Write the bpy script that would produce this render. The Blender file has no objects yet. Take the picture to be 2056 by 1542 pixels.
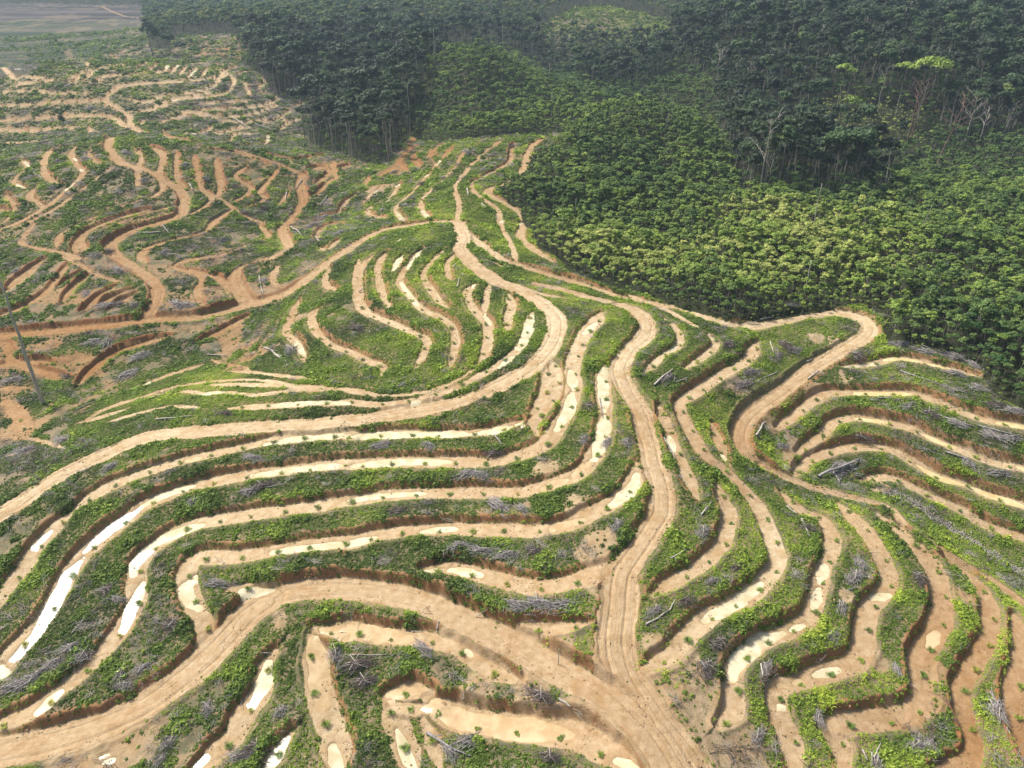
import bpy, bmesh, math, random
import numpy as np
from mathutils import Vector, Matrix, Euler

rad = math.radians
S = bpy.context.scene
COL = S.collection

# ------------------------------------------------------------------ camera, sky, sun
CAMZ, PITCH, FPX = 120.0, rad(30.0), 1565.0     # focal length in pixels of a 2056 px wide frame
cam = bpy.data.cameras.new('camera')
cam.sensor_width = 36.0
cam.lens = 36.0 * FPX / 2056.0
cam.clip_start = 1.0
cam.clip_end = 12000.0
cam_o = bpy.data.objects.new('camera', cam)
cam_o.location = (0, 0, CAMZ)
cam_o.rotation_euler = (rad(90) - PITCH, 0, 0)
COL.objects.link(cam_o)
S.camera = cam_o

SUN_EL, SUN_AZ = rad(54), rad(-58)              # azimuth measured from +Y towards +X
w = bpy.data.worlds.new('World'); S.world = w; w.use_nodes = True
nt = w.node_tree; nt.nodes.clear()
sky = nt.nodes.new('ShaderNodeTexSky'); sky.sky_type = 'NISHITA'; sky.sun_disc = False
sky.sun_elevation = SUN_EL; sky.sun_rotation = SUN_AZ
sky.dust_density = 4.0; sky.air_density = 1.2; sky.ozone_density = 1.0
bg = nt.nodes.new('ShaderNodeBackground'); bg.inputs['Strength'].default_value = 0.10
ow = nt.nodes.new('ShaderNodeOutputWorld')
nt.links.new(sky.outputs[0], bg.inputs[0]); nt.links.new(bg.outputs[0], ow.inputs[0])
sl = bpy.data.lights.new('sun', 'SUN'); sl.energy = 4.2; sl.angle = rad(10); sl.color = (1.0, 0.965, 0.91)
so = bpy.data.objects.new('sun', sl); COL.objects.link(so)
sdir = Vector((math.sin(SUN_AZ) * math.cos(SUN_EL), math.cos(SUN_AZ) * math.cos(SUN_EL), math.sin(SUN_EL)))
so.rotation_euler = sdir.to_track_quat('Z', 'Y').to_euler()
so.location = sdir * 300
S.view_settings.view_transform = 'Standard'; S.view_settings.look = 'None'
S.view_settings.exposure = 0.58; S.view_settings.gamma = 1.0
S.cycles.max_bounces = 5; S.cycles.diffuse_bounces = 3; S.cycles.glossy_bounces = 2
S.cycles.transmission_bounces = 3; S.cycles.volume_bounces = 1; S.cycles.transparent_max_bounces = 6
S.cycles.use_denoising = True

rng = np.random.default_rng(7)
random.seed(7)

# ------------------------------------------------------------------ survey points of the photograph -> places on the land
CROP = dict(A=(0, 0), B=(700, 0), C=(1356, 0), D=(0, 500), E=(700, 500), F=(1356, 500), G=(0, 1017), H=(700, 1017), I=(1356, 1017))
def P(s):
    """'G 0,10 20,30 H 5,6' -> array of photo pixels (N = photo pixels, other letters = survey sheets)"""
    out, c = [], 'N'
    for t in s.split():
        if t.isalpha(): c = t; continue
        a, b = (float(v) for v in t.split(','))
        out.append((a, b) if c == 'N' else (a / 2, b / 2) if c == 'J' else (CROP[c][0] + a / 2.937, CROP[c][1] + b / 2.937))
    return np.array(out)
cp, sp_ = math.cos(PITCH), math.sin(PITCH)
def raydir(p):
    a = (p[:, 0] - 1028) / FPX; b = -(p[:, 1] - 771) / FPX
    return np.stack([a, cp + b * sp_, -sp_ + b * cp], 1)
def at_height(p, z):
    d = raydir(p); t = (z - CAMZ) / d[:, 2]
    return d * t[:, None] + np.array([0, 0, CAMZ])

# height survey: photo pixel x, y, metres above the datum
HS = """930,470,14 1110,630,12 1290,680,9 1340,950,4 1240,1150,0 1300,1400,-5 1350,1542,-8
850,600,12 1000,700,9 700,540,8 700,500,8 800,462,11 620,560,2 700,700,4 560,680,0 600,760,3 850,760,6
640,450,-6 560,590,-4 530,640,-6 440,725,-9 200,760,-12 0,820,-13
904,810,4 620,850,1 340,868,-2 150,950,-5 0,1040,-8
0,1300,-16 300,1050,-7 300,1300,-13 600,950,-2 600,1200,-9 0,1542,-20 500,1500,-17 900,1100,-4 900,1300,-9 900,1500,-15 1150,1500,-11 1000,950,1 -200,1200,-16
1500,1100,-4 1600,1300,-10 1500,1500,-12 1800,1300,-15 1900,1500,-20 1850,1100,-12 2056,1250,-17 1450,900,0 1400,1000,1
1740,640,3 1500,860,-4 1480,645,7 1400,720,7 1640,735,0 1533,939,-7 1754,1024,-10 1935,1075,-20 2056,1150,-24 2250,1300,-22
1700,960,-15 1700,880,-9 1900,850,-6 2056,950,-12 1950,750,-1 2056,820,-2 2300,800,-2
250,275,19 450,300,15 600,340,3 50,310,12 100,500,0 300,450,4 350,620,-5 0,660,-8 450,550,-3 600,420,-4 720,330,0 -150,500,-4
100,250,-6 450,264,-8 400,200,6 150,190,9 560,200,-1 300,122,16 120,130,10 450,140,14 0,95,-10 200,60,-10 0,20,-8 420,85,14 -200,200,0
850,285,4 1000,272,15 1130,268,7 950,370,14 1050,350,9 1070,450,5 1150,540,6 1280,590,7 850,400,6 750,420,0
1500,520,0 1500,430,2 1700,450,0 2000,520,4 1600,350,-18 1300,420,-4 1300,215,22 1390,290,9 1470,300,-14 1200,262,-12
900,120,34 1000,180,20 930,150,30 980,140,30 870,220,4 700,210,-10 760,300,-8 1130,210,0 1250,160,-10 1350,100,16 1600,90,30 1700,230,8 1800,200,12 1900,290,-8 2000,110,24
1900,25,34 1500,18,30 1000,14,18 500,30,0 1230,75,4 1230,50,14 1200,22,26 1300,45,14 2200,400,0"""
hs = np.array([[float(v) for v in t.split(',')] for t in HS.split()])
ctl = at_height(hs[:, :2], hs[:, 2])
ctl = np.vstack([ctl, [[x, y, -8 if x < 0 else 32] for x in (-3500, 700, 3500) for y in (2600, 4500)], [[x * r_, r_, z_] for x in (-0.62, -0.53, -0.46) for r_, z_ in ((830, -4), (900, -12))] + [[-160, 20, -20], [160, 20, -20], [0, 20, -16]]])
SC = 300.0
def tps(r2): return 0.5 * r2 * np.log(r2 + 1e-9)
def fit(xy, v, lam):
    q = xy / SC; n = len(q)
    K = tps(((q[:, None] - q[None]) ** 2).sum(-1)) + lam * np.eye(n)
    Pm = np.hstack([np.ones((n, 1)), q]); A = np.block([[K, Pm], [Pm.T, np.zeros((3, 3))]])
    return q, np.linalg.solve(A, np.concatenate([v, np.zeros(3)]))
_hq, _hw = fit(ctl[:, :2], ctl[:, 2], 0.0015)
def base_h(x, y):
    x = np.asarray(x, float); y = np.asarray(y, float); sh = x.shape
    qx = x.ravel() / SC; qy = y.ravel() / SC
    out = _hw[-3] + _hw[-2] * qx + _hw[-1] * qy
    for (cx, cy), wv in zip(_hq, _hw[:-3]):
        out += wv * tps((qx - cx) ** 2 + (qy - cy) ** 2)
    return np.clip(out, -40, 60).reshape(sh)

def vnoise(x, y, f, seed=0):
    x = x * f + seed * 17.31; y = y * f - seed * 9.77
    xi = np.floor(x).astype(np.int64); yi = np.floor(y).astype(np.int64); fx = x - xi; fy = y - yi
    fx = fx * fx * (3 - 2 * fx); fy = fy * fy * (3 - 2 * fy)
    def h(a, b):
        n = (a * 374761393 + b * 668265263 + seed * 1442695) & 0xffffffff
        n = ((n ^ (n >> 13)) * 1274126177) & 0xffffffff
        return ((n ^ (n >> 16)) & 0xffff) / 65535.0
    return (h(xi, yi) * (1 - fx) + h(xi + 1, yi) * fx) * (1 - fy) + (h(xi, yi + 1) * (1 - fx) + h(xi + 1, yi + 1) * fx) * fy
def fbm(x, y, f, seed=0, o=3):
    s = 0; a = 1.0; t = 0
    for k in range(o): s = s + a * vnoise(x, y, f * 2 ** k, seed + k); t += a; a *= 0.5
    return s / t
def sstep(a, b, x):
    t = np.clip((x - a) / (b - a), 0, 1); return t * t * (3 - 2 * t)

_ts = np.geomspace(40, 5000, 900)
def ground(p, lift=0.0):
    """first place where the sight line through photo pixel p meets the land (plus lift metres)"""
    d = raydir(np.atleast_2d(np.asarray(p, float))); out = np.zeros((len(d), 3))
    X = d[:, 0:1] * _ts; Y = d[:, 1:2] * _ts; Z = CAMZ + d[:, 2:3] * _ts
    H = base_h(X, Y) + lift
    g = Z - H
    for i in range(len(d)):
        k = np.argmax(g[i] < 0)
        if k == 0: k = len(_ts) - 1
        a = g[i, k - 1] / (g[i, k - 1] - g[i, k] + 1e-9); t = _ts[k - 1] + a * (_ts[k] - _ts[k - 1])
        out[i] = (d[i, 0] * t, d[i, 1] * t, CAMZ + d[i, 2] * t - lift)
    return out
def topix(x, y, z):
    z = z - CAMZ; dep = y * cp - z * sp_
    return 1028 + FPX * x / dep, 771 - FPX * (y * sp_ + z * cp) / dep

# ------------------------------------------------------------------ roads, terraces (survey lines)
# kind, width in metres, uphill side (+1 left of travel, -1 right, 0 none), line
LINES = """
T 3.6 1 D 420,1542 600,1420 800,1330 1100,1240 1400,1170 1700,1110 2056,1090 E 0,1100 300,1085 600,1085 800,1075 950,1040 1020,1010
T 3.8 1 G -120,700 0,530 100,400 250,200 420,25
T 4.2 1 G -150,1080 0,960 80,860 220,700 330,540 420,370 500,270 620,160 760,60 830,0 D 950,1460 1150,1390 1400,1340 1700,1300 2056,1260 E 0,1270 300,1250 600,1250 850,1250 1020,1210 1150,1150 1230,1050 1300,920 1330,800 1320,700 1350,590 1400,490 1460,420 1490,370
T 4.0 1 G -100,1330 0,1280 200,1200 330,1100 450,1000 600,860 720,710 800,560 800,430 820,330 900,240 1050,140 1200,90 1500,40 1800,0 E 0,1480 300,1440 700,1430 1000,1430 1200,1380 1350,1320 1430,1240 1490,1120 1510,980 1500,820 1510,680
T 4.0 1 G 1160,830 1200,750 1190,650 1130,560 1100,470 1100,380 1180,300 1400,290 1700,240 2056,200 H 0,210 250,150 550,130 900,130 1150,130 1300,100 1400,50 E 1480,1530 1600,1460 1690,1350 1700,1260
T 4.4 1 H 430,370 600,360 750,390 900,430 1100,465 1250,455 1400,410 1530,340
T 4.0 0 G 1350,490 1480,480 1620,450
T 3.4 1 H 1000,690 1200,715 1420,680
T 4.2 1 G 1850,710 2056,735 H 0,715 200,755 400,770 600,800 700,860 800,930 1000,1030
T 5.0 1 G 1830,760 1870,900 1880,1050 1900,1150 1960,1300 1980,1400 2000,1600
T 4.2 -1 G 1620,850 1560,950 1540,1080 1450,1200 1380,1350 1280,1440 1120,1580
T 3.4 -1 G 1720,1330 1620,1460 1540,1600
T 4.6 0 H 225,1110 240,1200 290,1300 340,1450 400,1600
T 4.6 1 H 230,1100 350,1080 480,1100
T 5.4 1 H 460,1130 560,1200 700,1260 900,1290 1150,1320 1350,1345 1500,1430 1620,1500 1720,1580
T 2.8 0 H 260,1190 450,1200 550,1160
T 3.2 0 H 440,1260 500,1400 540,1560
T 3.4 -1 F 240,1380 280,1480 310,1530 I 315,60 310,120 270,230 150,340 0,430 H 1850,480 1790,515
T 3.8 -1 F 480,545 430,640 300,720 150,820 30,900 50,1000 130,1140 180,1220 290,1310 380,1400 480,1510 I 520,60 560,150 600,270 590,350 530,430 430,520 300,590 180,660 50,780 H 1900,870 1800,920 1740,950
T 3.8 -1 F 620,1430 740,1542 I 850,70 920,150 930,230 890,330 850,450 830,560 780,660 650,730 500,800 400,880 340,980 350,1100 340,1200 250,1290
T 4.2 -1 I 960,-20 1030,50 1120,140 1190,250 1240,350 1260,430 1220,510 1150,590 1120,700 1110,820 1050,920 900,970 720,1030 610,1060 600,1160 640,1280 690,1400 720,1600
T 4.6 -1 I 1180,40 1250,90 1350,180 1450,280 1540,400 1570,530 1560,680 1500,800 1430,900 1440,1030 1450,1150 1350,1230 1150,1260 980,1270 920,1320 970,1420 1000,1600
T 3.8 -1 I 1560,300 1700,390 1790,480 1850,600 1850,750 1780,900 1700,1030 1680,1130 1720,1280 1760,1400 1720,1500 1500,1570
T 4.2 -1 I 2000,640 2050,750 2050,900 2010,1050 1990,1200 2040,1350 2060,1500
T 3.2 1 F 980,690 1150,675 1300,640 1450,660 1600,700 1780,745
T 3.8 1 F 600,1050 760,930 880,850 1050,845 1250,845 1400,850 1550,900 1700,960 1850,1010 2056,1040 2300,1100
T 3.8 1 F 720,1200 850,1100 930,1020 1050,990 1200,1010 1380,1050 1500,1110 1700,1190 1900,1260 2056,1290 2300,1370
T 4.0 1 F 700,1330 800,1240 950,1180 1150,1160 1300,1190 1430,1270 1550,1340 1700,1380 1850,1450 2056,1510 2300,1620
T 3.8 1 F 1080,1360 1250,1340 1400,1400 1550,1470 1700,1540 I 1750,60 1850,110 2056,180 2250,260
T 3.0 -1 E 1850,400 1940,480 1950,560 1850,630 1740,730
T 3.0 -1 F 190,500 240,560 150,640 60,700
T 3.0 1 F 210,1020 250,1120 300,1240
T 3.0 -1 E 1830,920 1890,1080 1940,1200 2000,1330 2056,1470
T 2.4 0 E 1400,170 1600,250 1850,350 2056,460 F 200,500
T 2.0 0 F 1340,1480 1500,1560
T 3.2 1 E 150,30 80,100 60,200 70,310 130,380 250,430 380,490 460,530 450,600 400,690
T 2.6 0 E 60,60 40,200 50,320 110,400
T 3.2 1 E 220,20 170,100 180,180 200,270 240,350
T 3.4 1 E 320,30 260,130
T 3.0 1 E 430,0 360,80 300,180 340,250 420,340 520,390 600,440 630,520 620,600 600,690
T 3.0 1 E 560,0 480,90 440,160 480,230 530,300 590,345
T 2.6 1 E 620,30 580,90 590,160 610,180
T 3.4 1 E 740,210 700,250 720,320 770,390 820,440 820,560 780,660 740,680
T 2.8 0 E 830,210 810,300 800,380
T 3.4 1 E 940,260 960,330 940,420 940,490
T 3.4 0 E 1090,370 1060,420 1050,500 1010,580 930,650 820,720 650,810 400,890 200,915 0,905 D 1800,915 1600,925 1350,940
T 3.4 1 D 1760,300 1720,390 1690,480 1750,560 1800,660
T 3.4 1 D 1900,330 1840,380 1860,480 1950,560 2056,600 E 100,650 200,690 190,740
T 3.2 0 D 1640,100 1610,180 1650,230
T 3.2 1 D 1940,110 1920,200 1980,240
T 2.0 0 D 1250,650 1400,690 1480,715
T 2.2 0 D 780,830 900,780 1000,740 1200,680
T 2.4 0 D 1130,860 1300,845 1500,860 1750,830 E 0,830
T 1.8 0 D 500,1010 700,910 900,870 1100,800 1400,770 1700,790
T 2.4 0 D 640,1020 820,970 1000,930 1200,940
T 1.6 0 D 470,950 560,910
T 1.8 0 E 0,850 250,860 450,840 600,790 750,700
T 3.2 -1 E 1150,690 1170,780 1140,880 1080,960
T 3.2 -1 E 1180,640 1230,740 1210,860 1130,970 1090,1020 1110,1090
T 2.8 1 B 720,1080 850,1010 950,950 960,880 975,845
T 3.0 0 B 720,1080 740,1130 820,1190 880,1240 900,1330 960,1450 990,1540
T 4.2 1 B 1230,800 1100,840 1060,900 1040,960 1000,1040 900,1090 820,1120 850,1160 950,1210 1020,1260 1030,1330 1010,1390 1080,1460 1200,1540
T 3.0 0 B 640,1310 650,1200 630,1100 700,1000 800,900 900,830
T 3.2 1 B 780,840 680,900 640,970 560,1060 480,1130 430,1180 430,1230 470,1290
T 3.2 1 B 540,950 470,1030 380,1130 290,1210 280,1250 330,1310
T 3.2 1 B 300,1080 250,1160 130,1220 120,1260 220,1285
T 3.0 1 B 190,1100 130,1150 80,1210
T 3.0 1 B 40,1140 -20,1200
T 4.0 1 B 600,870 560,940
T 4.0 1 B 500,880 470,940
T 4.0 1 B 430,880 380,930 420,990
T 4.5 1 B 390,800 340,900 290,960 340,1000
T 4.0 1 B 260,980 180,1050
T 3.5 1 B 110,1040 110,1090
T 3.2 1 A 130,940 160,990 80,1070 150,1110
T 3.4 1 A 340,870 260,970 270,1040 340,1070
T 3.4 1 A 450,860 420,910 450,970 490,1020 380,1130 250,1230 100,1310 -50,1370
T 3.0 1 A 570,850 530,910 590,970
T 3.2 1 A 790,870 830,920 810,1000 810,1100
T 3.6 1 A 910,870 970,920 940,1030 960,1110 870,1170 650,1240 450,1330 350,1390 340,1460
T 3.2 1 A 1040,900 1040,970 1050,1060 1100,1110
T 3.4 1 A 1140,920 1160,1000 1180,1100 1250,1170 1150,1250 1080,1270
T 3.4 1 A 1270,940 1290,1040 1300,1100 1280,1160
T 3.0 1 A 1450,980 1390,1040 1480,1110 1380,1190
T 3.0 1 A 1640,990 1590,1060 1530,1130 1560,1170 1450,1220
T 4.0 1 A 1380,1230 1270,1300 1200,1370 1000,1420 870,1460 830,1510 860,1550
T 3.6 1 A 1490,1430 1350,1490 1100,1530 1030,1560
T 3.4 1 A 1040,1210 850,1260 650,1330 500,1390 480,1440 520,1480
T 2.8 1 A 1700,1130 1640,1220
T 3.0 0 A 1250,1140 1400,1240 1500,1300 1620,1320
T 3.2 1 A 1530,1320 1580,1400 1490,1430
T 3.0 1 A 1960,1050 1870,1150
T 3.0 1 A 1950,960 1990,1060
T 3.0 0 A 1330,870 1500,920 1650,970 1790,1030
T 2.6 0 A 200,1320 130,1430 260,1470 400,1500 480,1530 D 380,40 500,110 620,170 740,200
T 3.4 1 A 210,1100 170,1160 220,1190
T 3.4 1 A 0,1230 50,1250
T 3.0 1 D 0,270 150,170 250,60
T 3.6 1 D -50,410 150,330 300,230 400,90
T 2.8 1 D 370,300 430,230 520,150
T 3.0 1 D 480,370 600,270 680,220
T 2.8 1 D 650,350 800,260
T 2.6 1 D 1000,100 1180,160 1160,250 1200,350
T 2.4 1 D 1280,150 1340,260
T 3.6 1 D 470,790 560,700 700,600 880,545 1000,510
T 3.4 1 D 1180,540 1350,460 1470,390
T 3.2 1 D -40,690 200,660 300,670
T 3.4 0 D -60,830 170,815
T 6.0 0 D 20,880 100,970 160,1090
T 2.0 0 D 0,1110 200,1120 400,1180
T 2.0 0 D 0,1220 150,1200
T 4.0 1 A 500,470 560,420 700,390 790,370
T 4.0 1 A 570,490 620,450 760,440 950,425 990,390
T 3.4 1 A 820,400 870,370
T 3.4 1 A 880,420 940,370
T 3.4 1 A 1010,435 1050,380
T 3.4 1 A 1060,445 1100,390
T 3.4 1 A 1110,460 1160,400
T 3.4 1 A 1190,460 1225,400
T 3.4 1 A 1270,420 1300,400
T 3.6 1 A 230,545 400,550 510,550
T 4.2 1 A -40,628 300,605 600,595
T 4.0 1 A 890,610 950,570 1100,550 1240,520 1300,460 1350,430
T 4.0 1 A 800,670 900,640 1000,590 1200,575 1320,550 1380,490 1360,440
T 4.0 1 A 1000,700 1150,660 1400,640 1560,620 1640,580 1560,540 1520,520 1560,490 1540,450
T 3.6 1 A 1130,620 1300,605 1480,600
T 3.6 1 A 1440,480 1470,560
T 3.6 1 A 1250,695 1450,680 1560,650 1640,620
T 4.0 1 A -40,768 250,760 480,750
T 4.0 1 A -40,848 250,832
T 3.6 1 A 1400,445 1450,420
T 3.6 1 A 1050,800 1200,780 1250,740
T 3.6 1 A 1270,790 1450,740
T 3.6 1 A 1350,840 1370,810 1480,790
T 3.6 1 A 1450,855 1570,840 1590,800
T 3.6 1 A 1500,720 1640,700 1800,600
T 3.6 1 A 1650,770 1700,730 1780,705
T 3.6 1 A 960,790 1000,765 1060,770
T 3.6 1 A 520,790 540,750
T 3.6 1 A 820,745 850,705
T 3.6 1 A 470,350 520,390
T 3.6 1 A 540,340 600,370
T 3.6 1 A 660,330 750,300
T 3.6 1 A -40,505 200,480
T 3.6 1 A 400,480 460,440
T 3.6 1 A 100,510 260,480
T 3.6 1 A 1050,265 1180,255
T 3.6 1 A 1200,250 1250,232
T 3.6 1 A 1190,295 1360,290
T 3.6 1 A 1190,325 1430,320
T 3.6 1 A 1200,350 1430,345
T 3.6 1 A 1250,382 1400,380
T 2.2 0 J 470,660 330,760 200,850 50,920
T 3.2 1 J 1270,740 1330,690 1400,660
T 3.2 1 J 1250,790 1330,730 1380,710
T 3.0 1 J 1240,680 1290,670 1340,700
T 3.0 1 J 1360,850 1400,800 1430,780
T 3.0 1 J 1260,900 1300,870 1380,850
T 3.0 1 J 1270,960 1290,920 1330,900 1400,900
T 3.2 1 J 1280,990 1320,1000 1360,960
T 3.0 1 J 20,780 60,830 40,870 0,900
T 3.0 1 J 140,800 180,830 230,800
T 3.0 1 J 200,600 170,660 200,720 250,740
T 3.0 1 J 600,590 650,620 640,680 600,700
T 3.0 1 J 350,1010 300,1000 330,940 430,890 600,840
T 3.0 1 J 760,1080 820,1100 880,1120 920,1180
T 3.0 1 J 30,1150 120,1080 180,1040
T 3.0 1 J 240,1150 330,1090
T 3.0 1 J 350,1250 480,1180 540,1160
T 3.4 1 J 0,1340 60,1450 200,1500 280,1520
T 3.0 1 J 850,600 980,620 1080,660
T 3.0 1 J 1080,620 1200,640 1300,620
T 3.2 1 J 560,455 640,430 720,400 850,372
T 3.2 1 J 700,460 820,440 1000,432 1100,412
T 3.2 1 J 520,400 600,412 650,385
T 3.2 1 J 620,505 700,475 900,458
T 3.2 1 J 860,540 950,520 1010,510
T 3.2 1 J 850,480 1000,492 1100,470 1160,492
T 3.2 1 J 0,372 120,362 200,368
T 3.2 1 J 0,520 100,528 240,520
T 3.2 1 J 40,350 140,330 240,320
T 3.2 1 J 300,330 340,290 440,262
T 2.6 0 D 1230,800 1500,800 1800,810 2056,830 E 200,870
T 2.4 0 D 1000,860 1100,840 1240,860
T 2.2 0 D 1350,720 1600,740 1850,770
T 2.2 0 D 560,960 760,900 940,840 1060,800
T 2.4 0 D 450,1030 600,990 760,940
T 2.6 0 E 970,200 1120,260 1290,290
T 2.6 0 E 820,60 920,110
R 4.0 0 A 600,40 720,90 850,110
R 5.0 1 A -40,400 50,430 150,450 250,465
R 4.6 1 A -40,717 300,690 550,685 680,700 740,750 830,778 960,800 1100,830
R 4.8 1 A 800,770 770,740 760,690 680,630 620,590 680,530 730,505 900,490 1150,475 1280,460 1320,420 1400,395
R 5.4 -1 A 720,800 650,820 640,850 660,900 720,960 850,1000 970,1060 1070,1130 1090,1200 1060,1270 950,1310 800,1350 690,1410 650,1450 690,1510 D 780,100 880,170 930,240 920,310 880,370 840,425
R 5.2 1 A 1780,1030 1770,1100 1790,1180 1770,1230 1720,1290 1660,1350 1690,1420 1700,1470 1600,1530 D 1560,60 1430,110 1380,160 1400,220 1440,290 1500,320
R 5.6 1 D -80,518 200,490 450,465 700,440 900,415 1150,400 1300,370 1450,330 1600,290 1750,220 1900,110 2056,0 B 200,1360 350,1330 500,1310 640,1310
R 4.2 0 E 1100,205 1300,250 1440,290 1600,330
R 4.4 1 B 700,1380 780,1440 870,1500 E 900,60 1050,110 1250,170 1450,230 1600,280 1800,320 2056,370 F 150,390 300,435 430,450
R 6.0 1 F 430,450 600,420 800,385 950,375 1080,400 1145,450 1120,510 1000,580 850,670 720,765 600,855 480,935 400,1020 380,1120 420,1210 520,1290
R 4.4 -1 F 520,1290 700,1370 900,1430 1050,1470 1250,1530 I 1350,110 1500,210 1650,310 1850,430 2056,580 2200,700
R 8.6 0 H 1605,470 1590,600 1570,800 1620,1000 1750,1200 1900,1400 2020,1600
R 6.2 -1 E 1600,330 1700,370 1760,430 1740,510 1650,600 1600,700 1640,820 1720,960 1760,1100 1800,1250 1850,1400 1850,1530 H 1830,60 1750,180 1670,300 1610,400 1590,600 1570,800 1620,1000 1750,1200 1900,1400 2020,1600
R 6.4 0 B 640,1310 680,1400 E 660,0 760,110 880,190 1020,250 1150,330 1220,400 1220,500 1170,600 1050,710 850,820 600,910 300,970 0,1010 D 1500,1050 1000,1090 800,1130 500,1260 250,1400 60,1530 N -60,1080
R 6.6 1 G 1500,600 1600,540 1800,490 2056,480 H 300,520 560,600 800,720 1050,850 1250,970 1450,1080 1620,1220 1760,1370 1900,1600
R 7.8 1 G -200,1480 0,1440 330,1370 640,1270 900,1130 1130,960 1300,800 1450,640 1560,560
"""
PUDDLES = """
w 3.0 G 195,235 295,140
w 3.0 G 60,900 220,740 330,540 410,390 485,300
w 2.6 G 500,255 620,150 740,60 830,0
c 3.0 G 780,400 800,320 870,240 1000,160 1190,105
c 2.4 G 840,440 790,560 730,730
c 2.6 G 1150,400 1095,470 1115,540 1175,595
c 3.8 G -60,930 40,975
c 3.0 G 220,1210 350,1090
c 2.6 G 1420,500 1600,465
c 3.2 G 1585,920 1550,1050 1490,1170
c 4.4 G 1130,1542 1200,1480
c 3.2 G 1690,1360 1570,1545
c 3.8 G 1960,1420 2000,1545
c 2.0 G 1600,265 1800,240 2056,215 H 0,215 160,180
c 1.2 G 590,1475 640,1455
c 1.4 G 610,1510 670,1490
t 4.4 G 1840,770 1870,900 1880,1050 1900,1150
t 4.0 G 1900,720 2056,740 H 0,720 200,755 360,770
c 1.8 H 690,840 720,870
c 2.4 H 450,380 555,370
c 2.8 H 595,370 680,375 780,400
c 1.6 H 430,145 520,130 640,125
t 4.4 H 500,1150 560,1200 700,1260 900,1290 1150,1320 1300,1340
t 3.6 H 240,1100 400,1085
c 1.8 H 285,1320 350,1480 400,1560
c 3.6 H 1590,1495 1710,1550
t 2.6 H 1200,130 1380,70
c 3.0 E 0,1100 250,1090 500,1088 720,1085
c 2.6 E 740,1085 850,1070 970,1035
c 2.8 D 1560,1150 1800,1112 2056,1092
c 1.8 E 1000,1020 1040,1050
t 2.4 D 1100,1240 1180,1225
c 2.4 D 830,1510 1000,1430 1140,1390
c 2.2 D 1480,1335 1750,1290 2020,1270
c 2.6 E 20,1272 300,1248 600,1250
c 1.6 E 0,1475 200,1445 450,1435
t 3.0 E 1150,1410 1300,1350
t 2.0 E 1330,1330 1430,1240
c 3.0 E 1390,490 1460,430
c 3.2 E 1310,710 1330,820
c 3.0 E 1320,840 1300,930 1225,1060
c 2.6 E 1500,690 1500,800 1510,950
c 3.2 E 1510,980 1500,1100 1455,1235
c 3.0 E 1700,1320 1680,1400 1550,1510
c 2.0 E 430,0 350,110
c 3.0 E 315,35 260,130
c 2.0 E 730,225 750,205
c 3.0 E 1085,390 1050,500 1010,590
c 2.4 E 970,635 890,700
c 1.4 E 305,185 360,270 410,330
c 1.8 E 1930,565 1850,625
c 2.0 E 1890,1095 1910,1180
c 1.6 E 810,380 830,440
c 2.4 D 1150,865 1320,840
c 2.4 D 1600,922 1900,900 2056,910
c 1.4 D 840,800 890,785
c 1.6 D 1740,530 1790,620
c 1.4 E 370,905 420,895
c 2.6 I 170,665 330,580 510,445
c 2.6 I 885,340 850,440
c 2.4 I 850,480 820,590
c 3.6 I 335,1000 400,860 500,790 640,740
c 1.4 I 680,725 760,695
c 3.0 I 1165,530 1260,520
c 1.8 I 820,990 970,955
t 1.6 I 700,1035 750,1020
t 1.6 I 610,1045 650,1055
c 1.6 I 610,1165 640,1175
t 3.6 I 1540,740 1500,820
c 1.2 F 980,692 1210,668
y 1.8 F 1230,650 1330,640 1460,658
y 1.6 F 1480,668 1620,700 1760,740
y 2.0 F 1060,848 1250,848 1390,848
y 2.0 F 1900,1018 2056,1042 2200,1070
y 1.6 F 1060,995 1250,1012
y 1.8 F 1450,1080 1550,1125 1650,1155
y 2.2 F 1425,1265 1550,1340 1695,1385
y 2.2 F 1740,1395 1900,1455 2080,1520
y 2.0 F 2020,1280 2090,1300
k 3.4 F 985,1385 1060,1390
c 2.0 F 270,1200 300,1245
c 1.8 A 145,945 178,978
c 1.4 A 95,1080 145,1112
c 4.0 A 390,1115 465,1060
c 3.4 A 480,1488 520,1480
c 1.2 A 435,925 455,940
c 1.0 A 470,995 485,1005
c 3.0 A 785,365 805,352
c 3.2 A 985,400 995,380
c 3.4 A 1035,395 1055,378
c 3.2 A 1125,440 1160,410
c 3.0 A 580,355 605,365
c 3.0 A 1005,730 1035,765
c 3.0 A 1135,745 1175,718
c 3.0 A 1120,790 1160,780
c 3.0 A 1570,800 1585,830
c 5.0 A 95,410 125,405
c 3.0 A 335,500 370,500
c 2.6 A 620,325 640,325
c 2.0 A 1000,590 1060,580
c 2.0 B 515,970 545,945
c 1.8 B 450,1040 470,1025
c 3.0 B 275,1100 300,1080
c 2.4 B 145,1140 180,1115
c 1.8 B 230,1195 255,1170
c 2.0 B 285,1245 340,1318
c 1.8 B 435,1235 475,1285
c 2.2 B 898,1312 915,1300
c 2.2 B 1000,1315 1010,1300
c 2.0 B 290,1425 320,1405
"""

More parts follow.
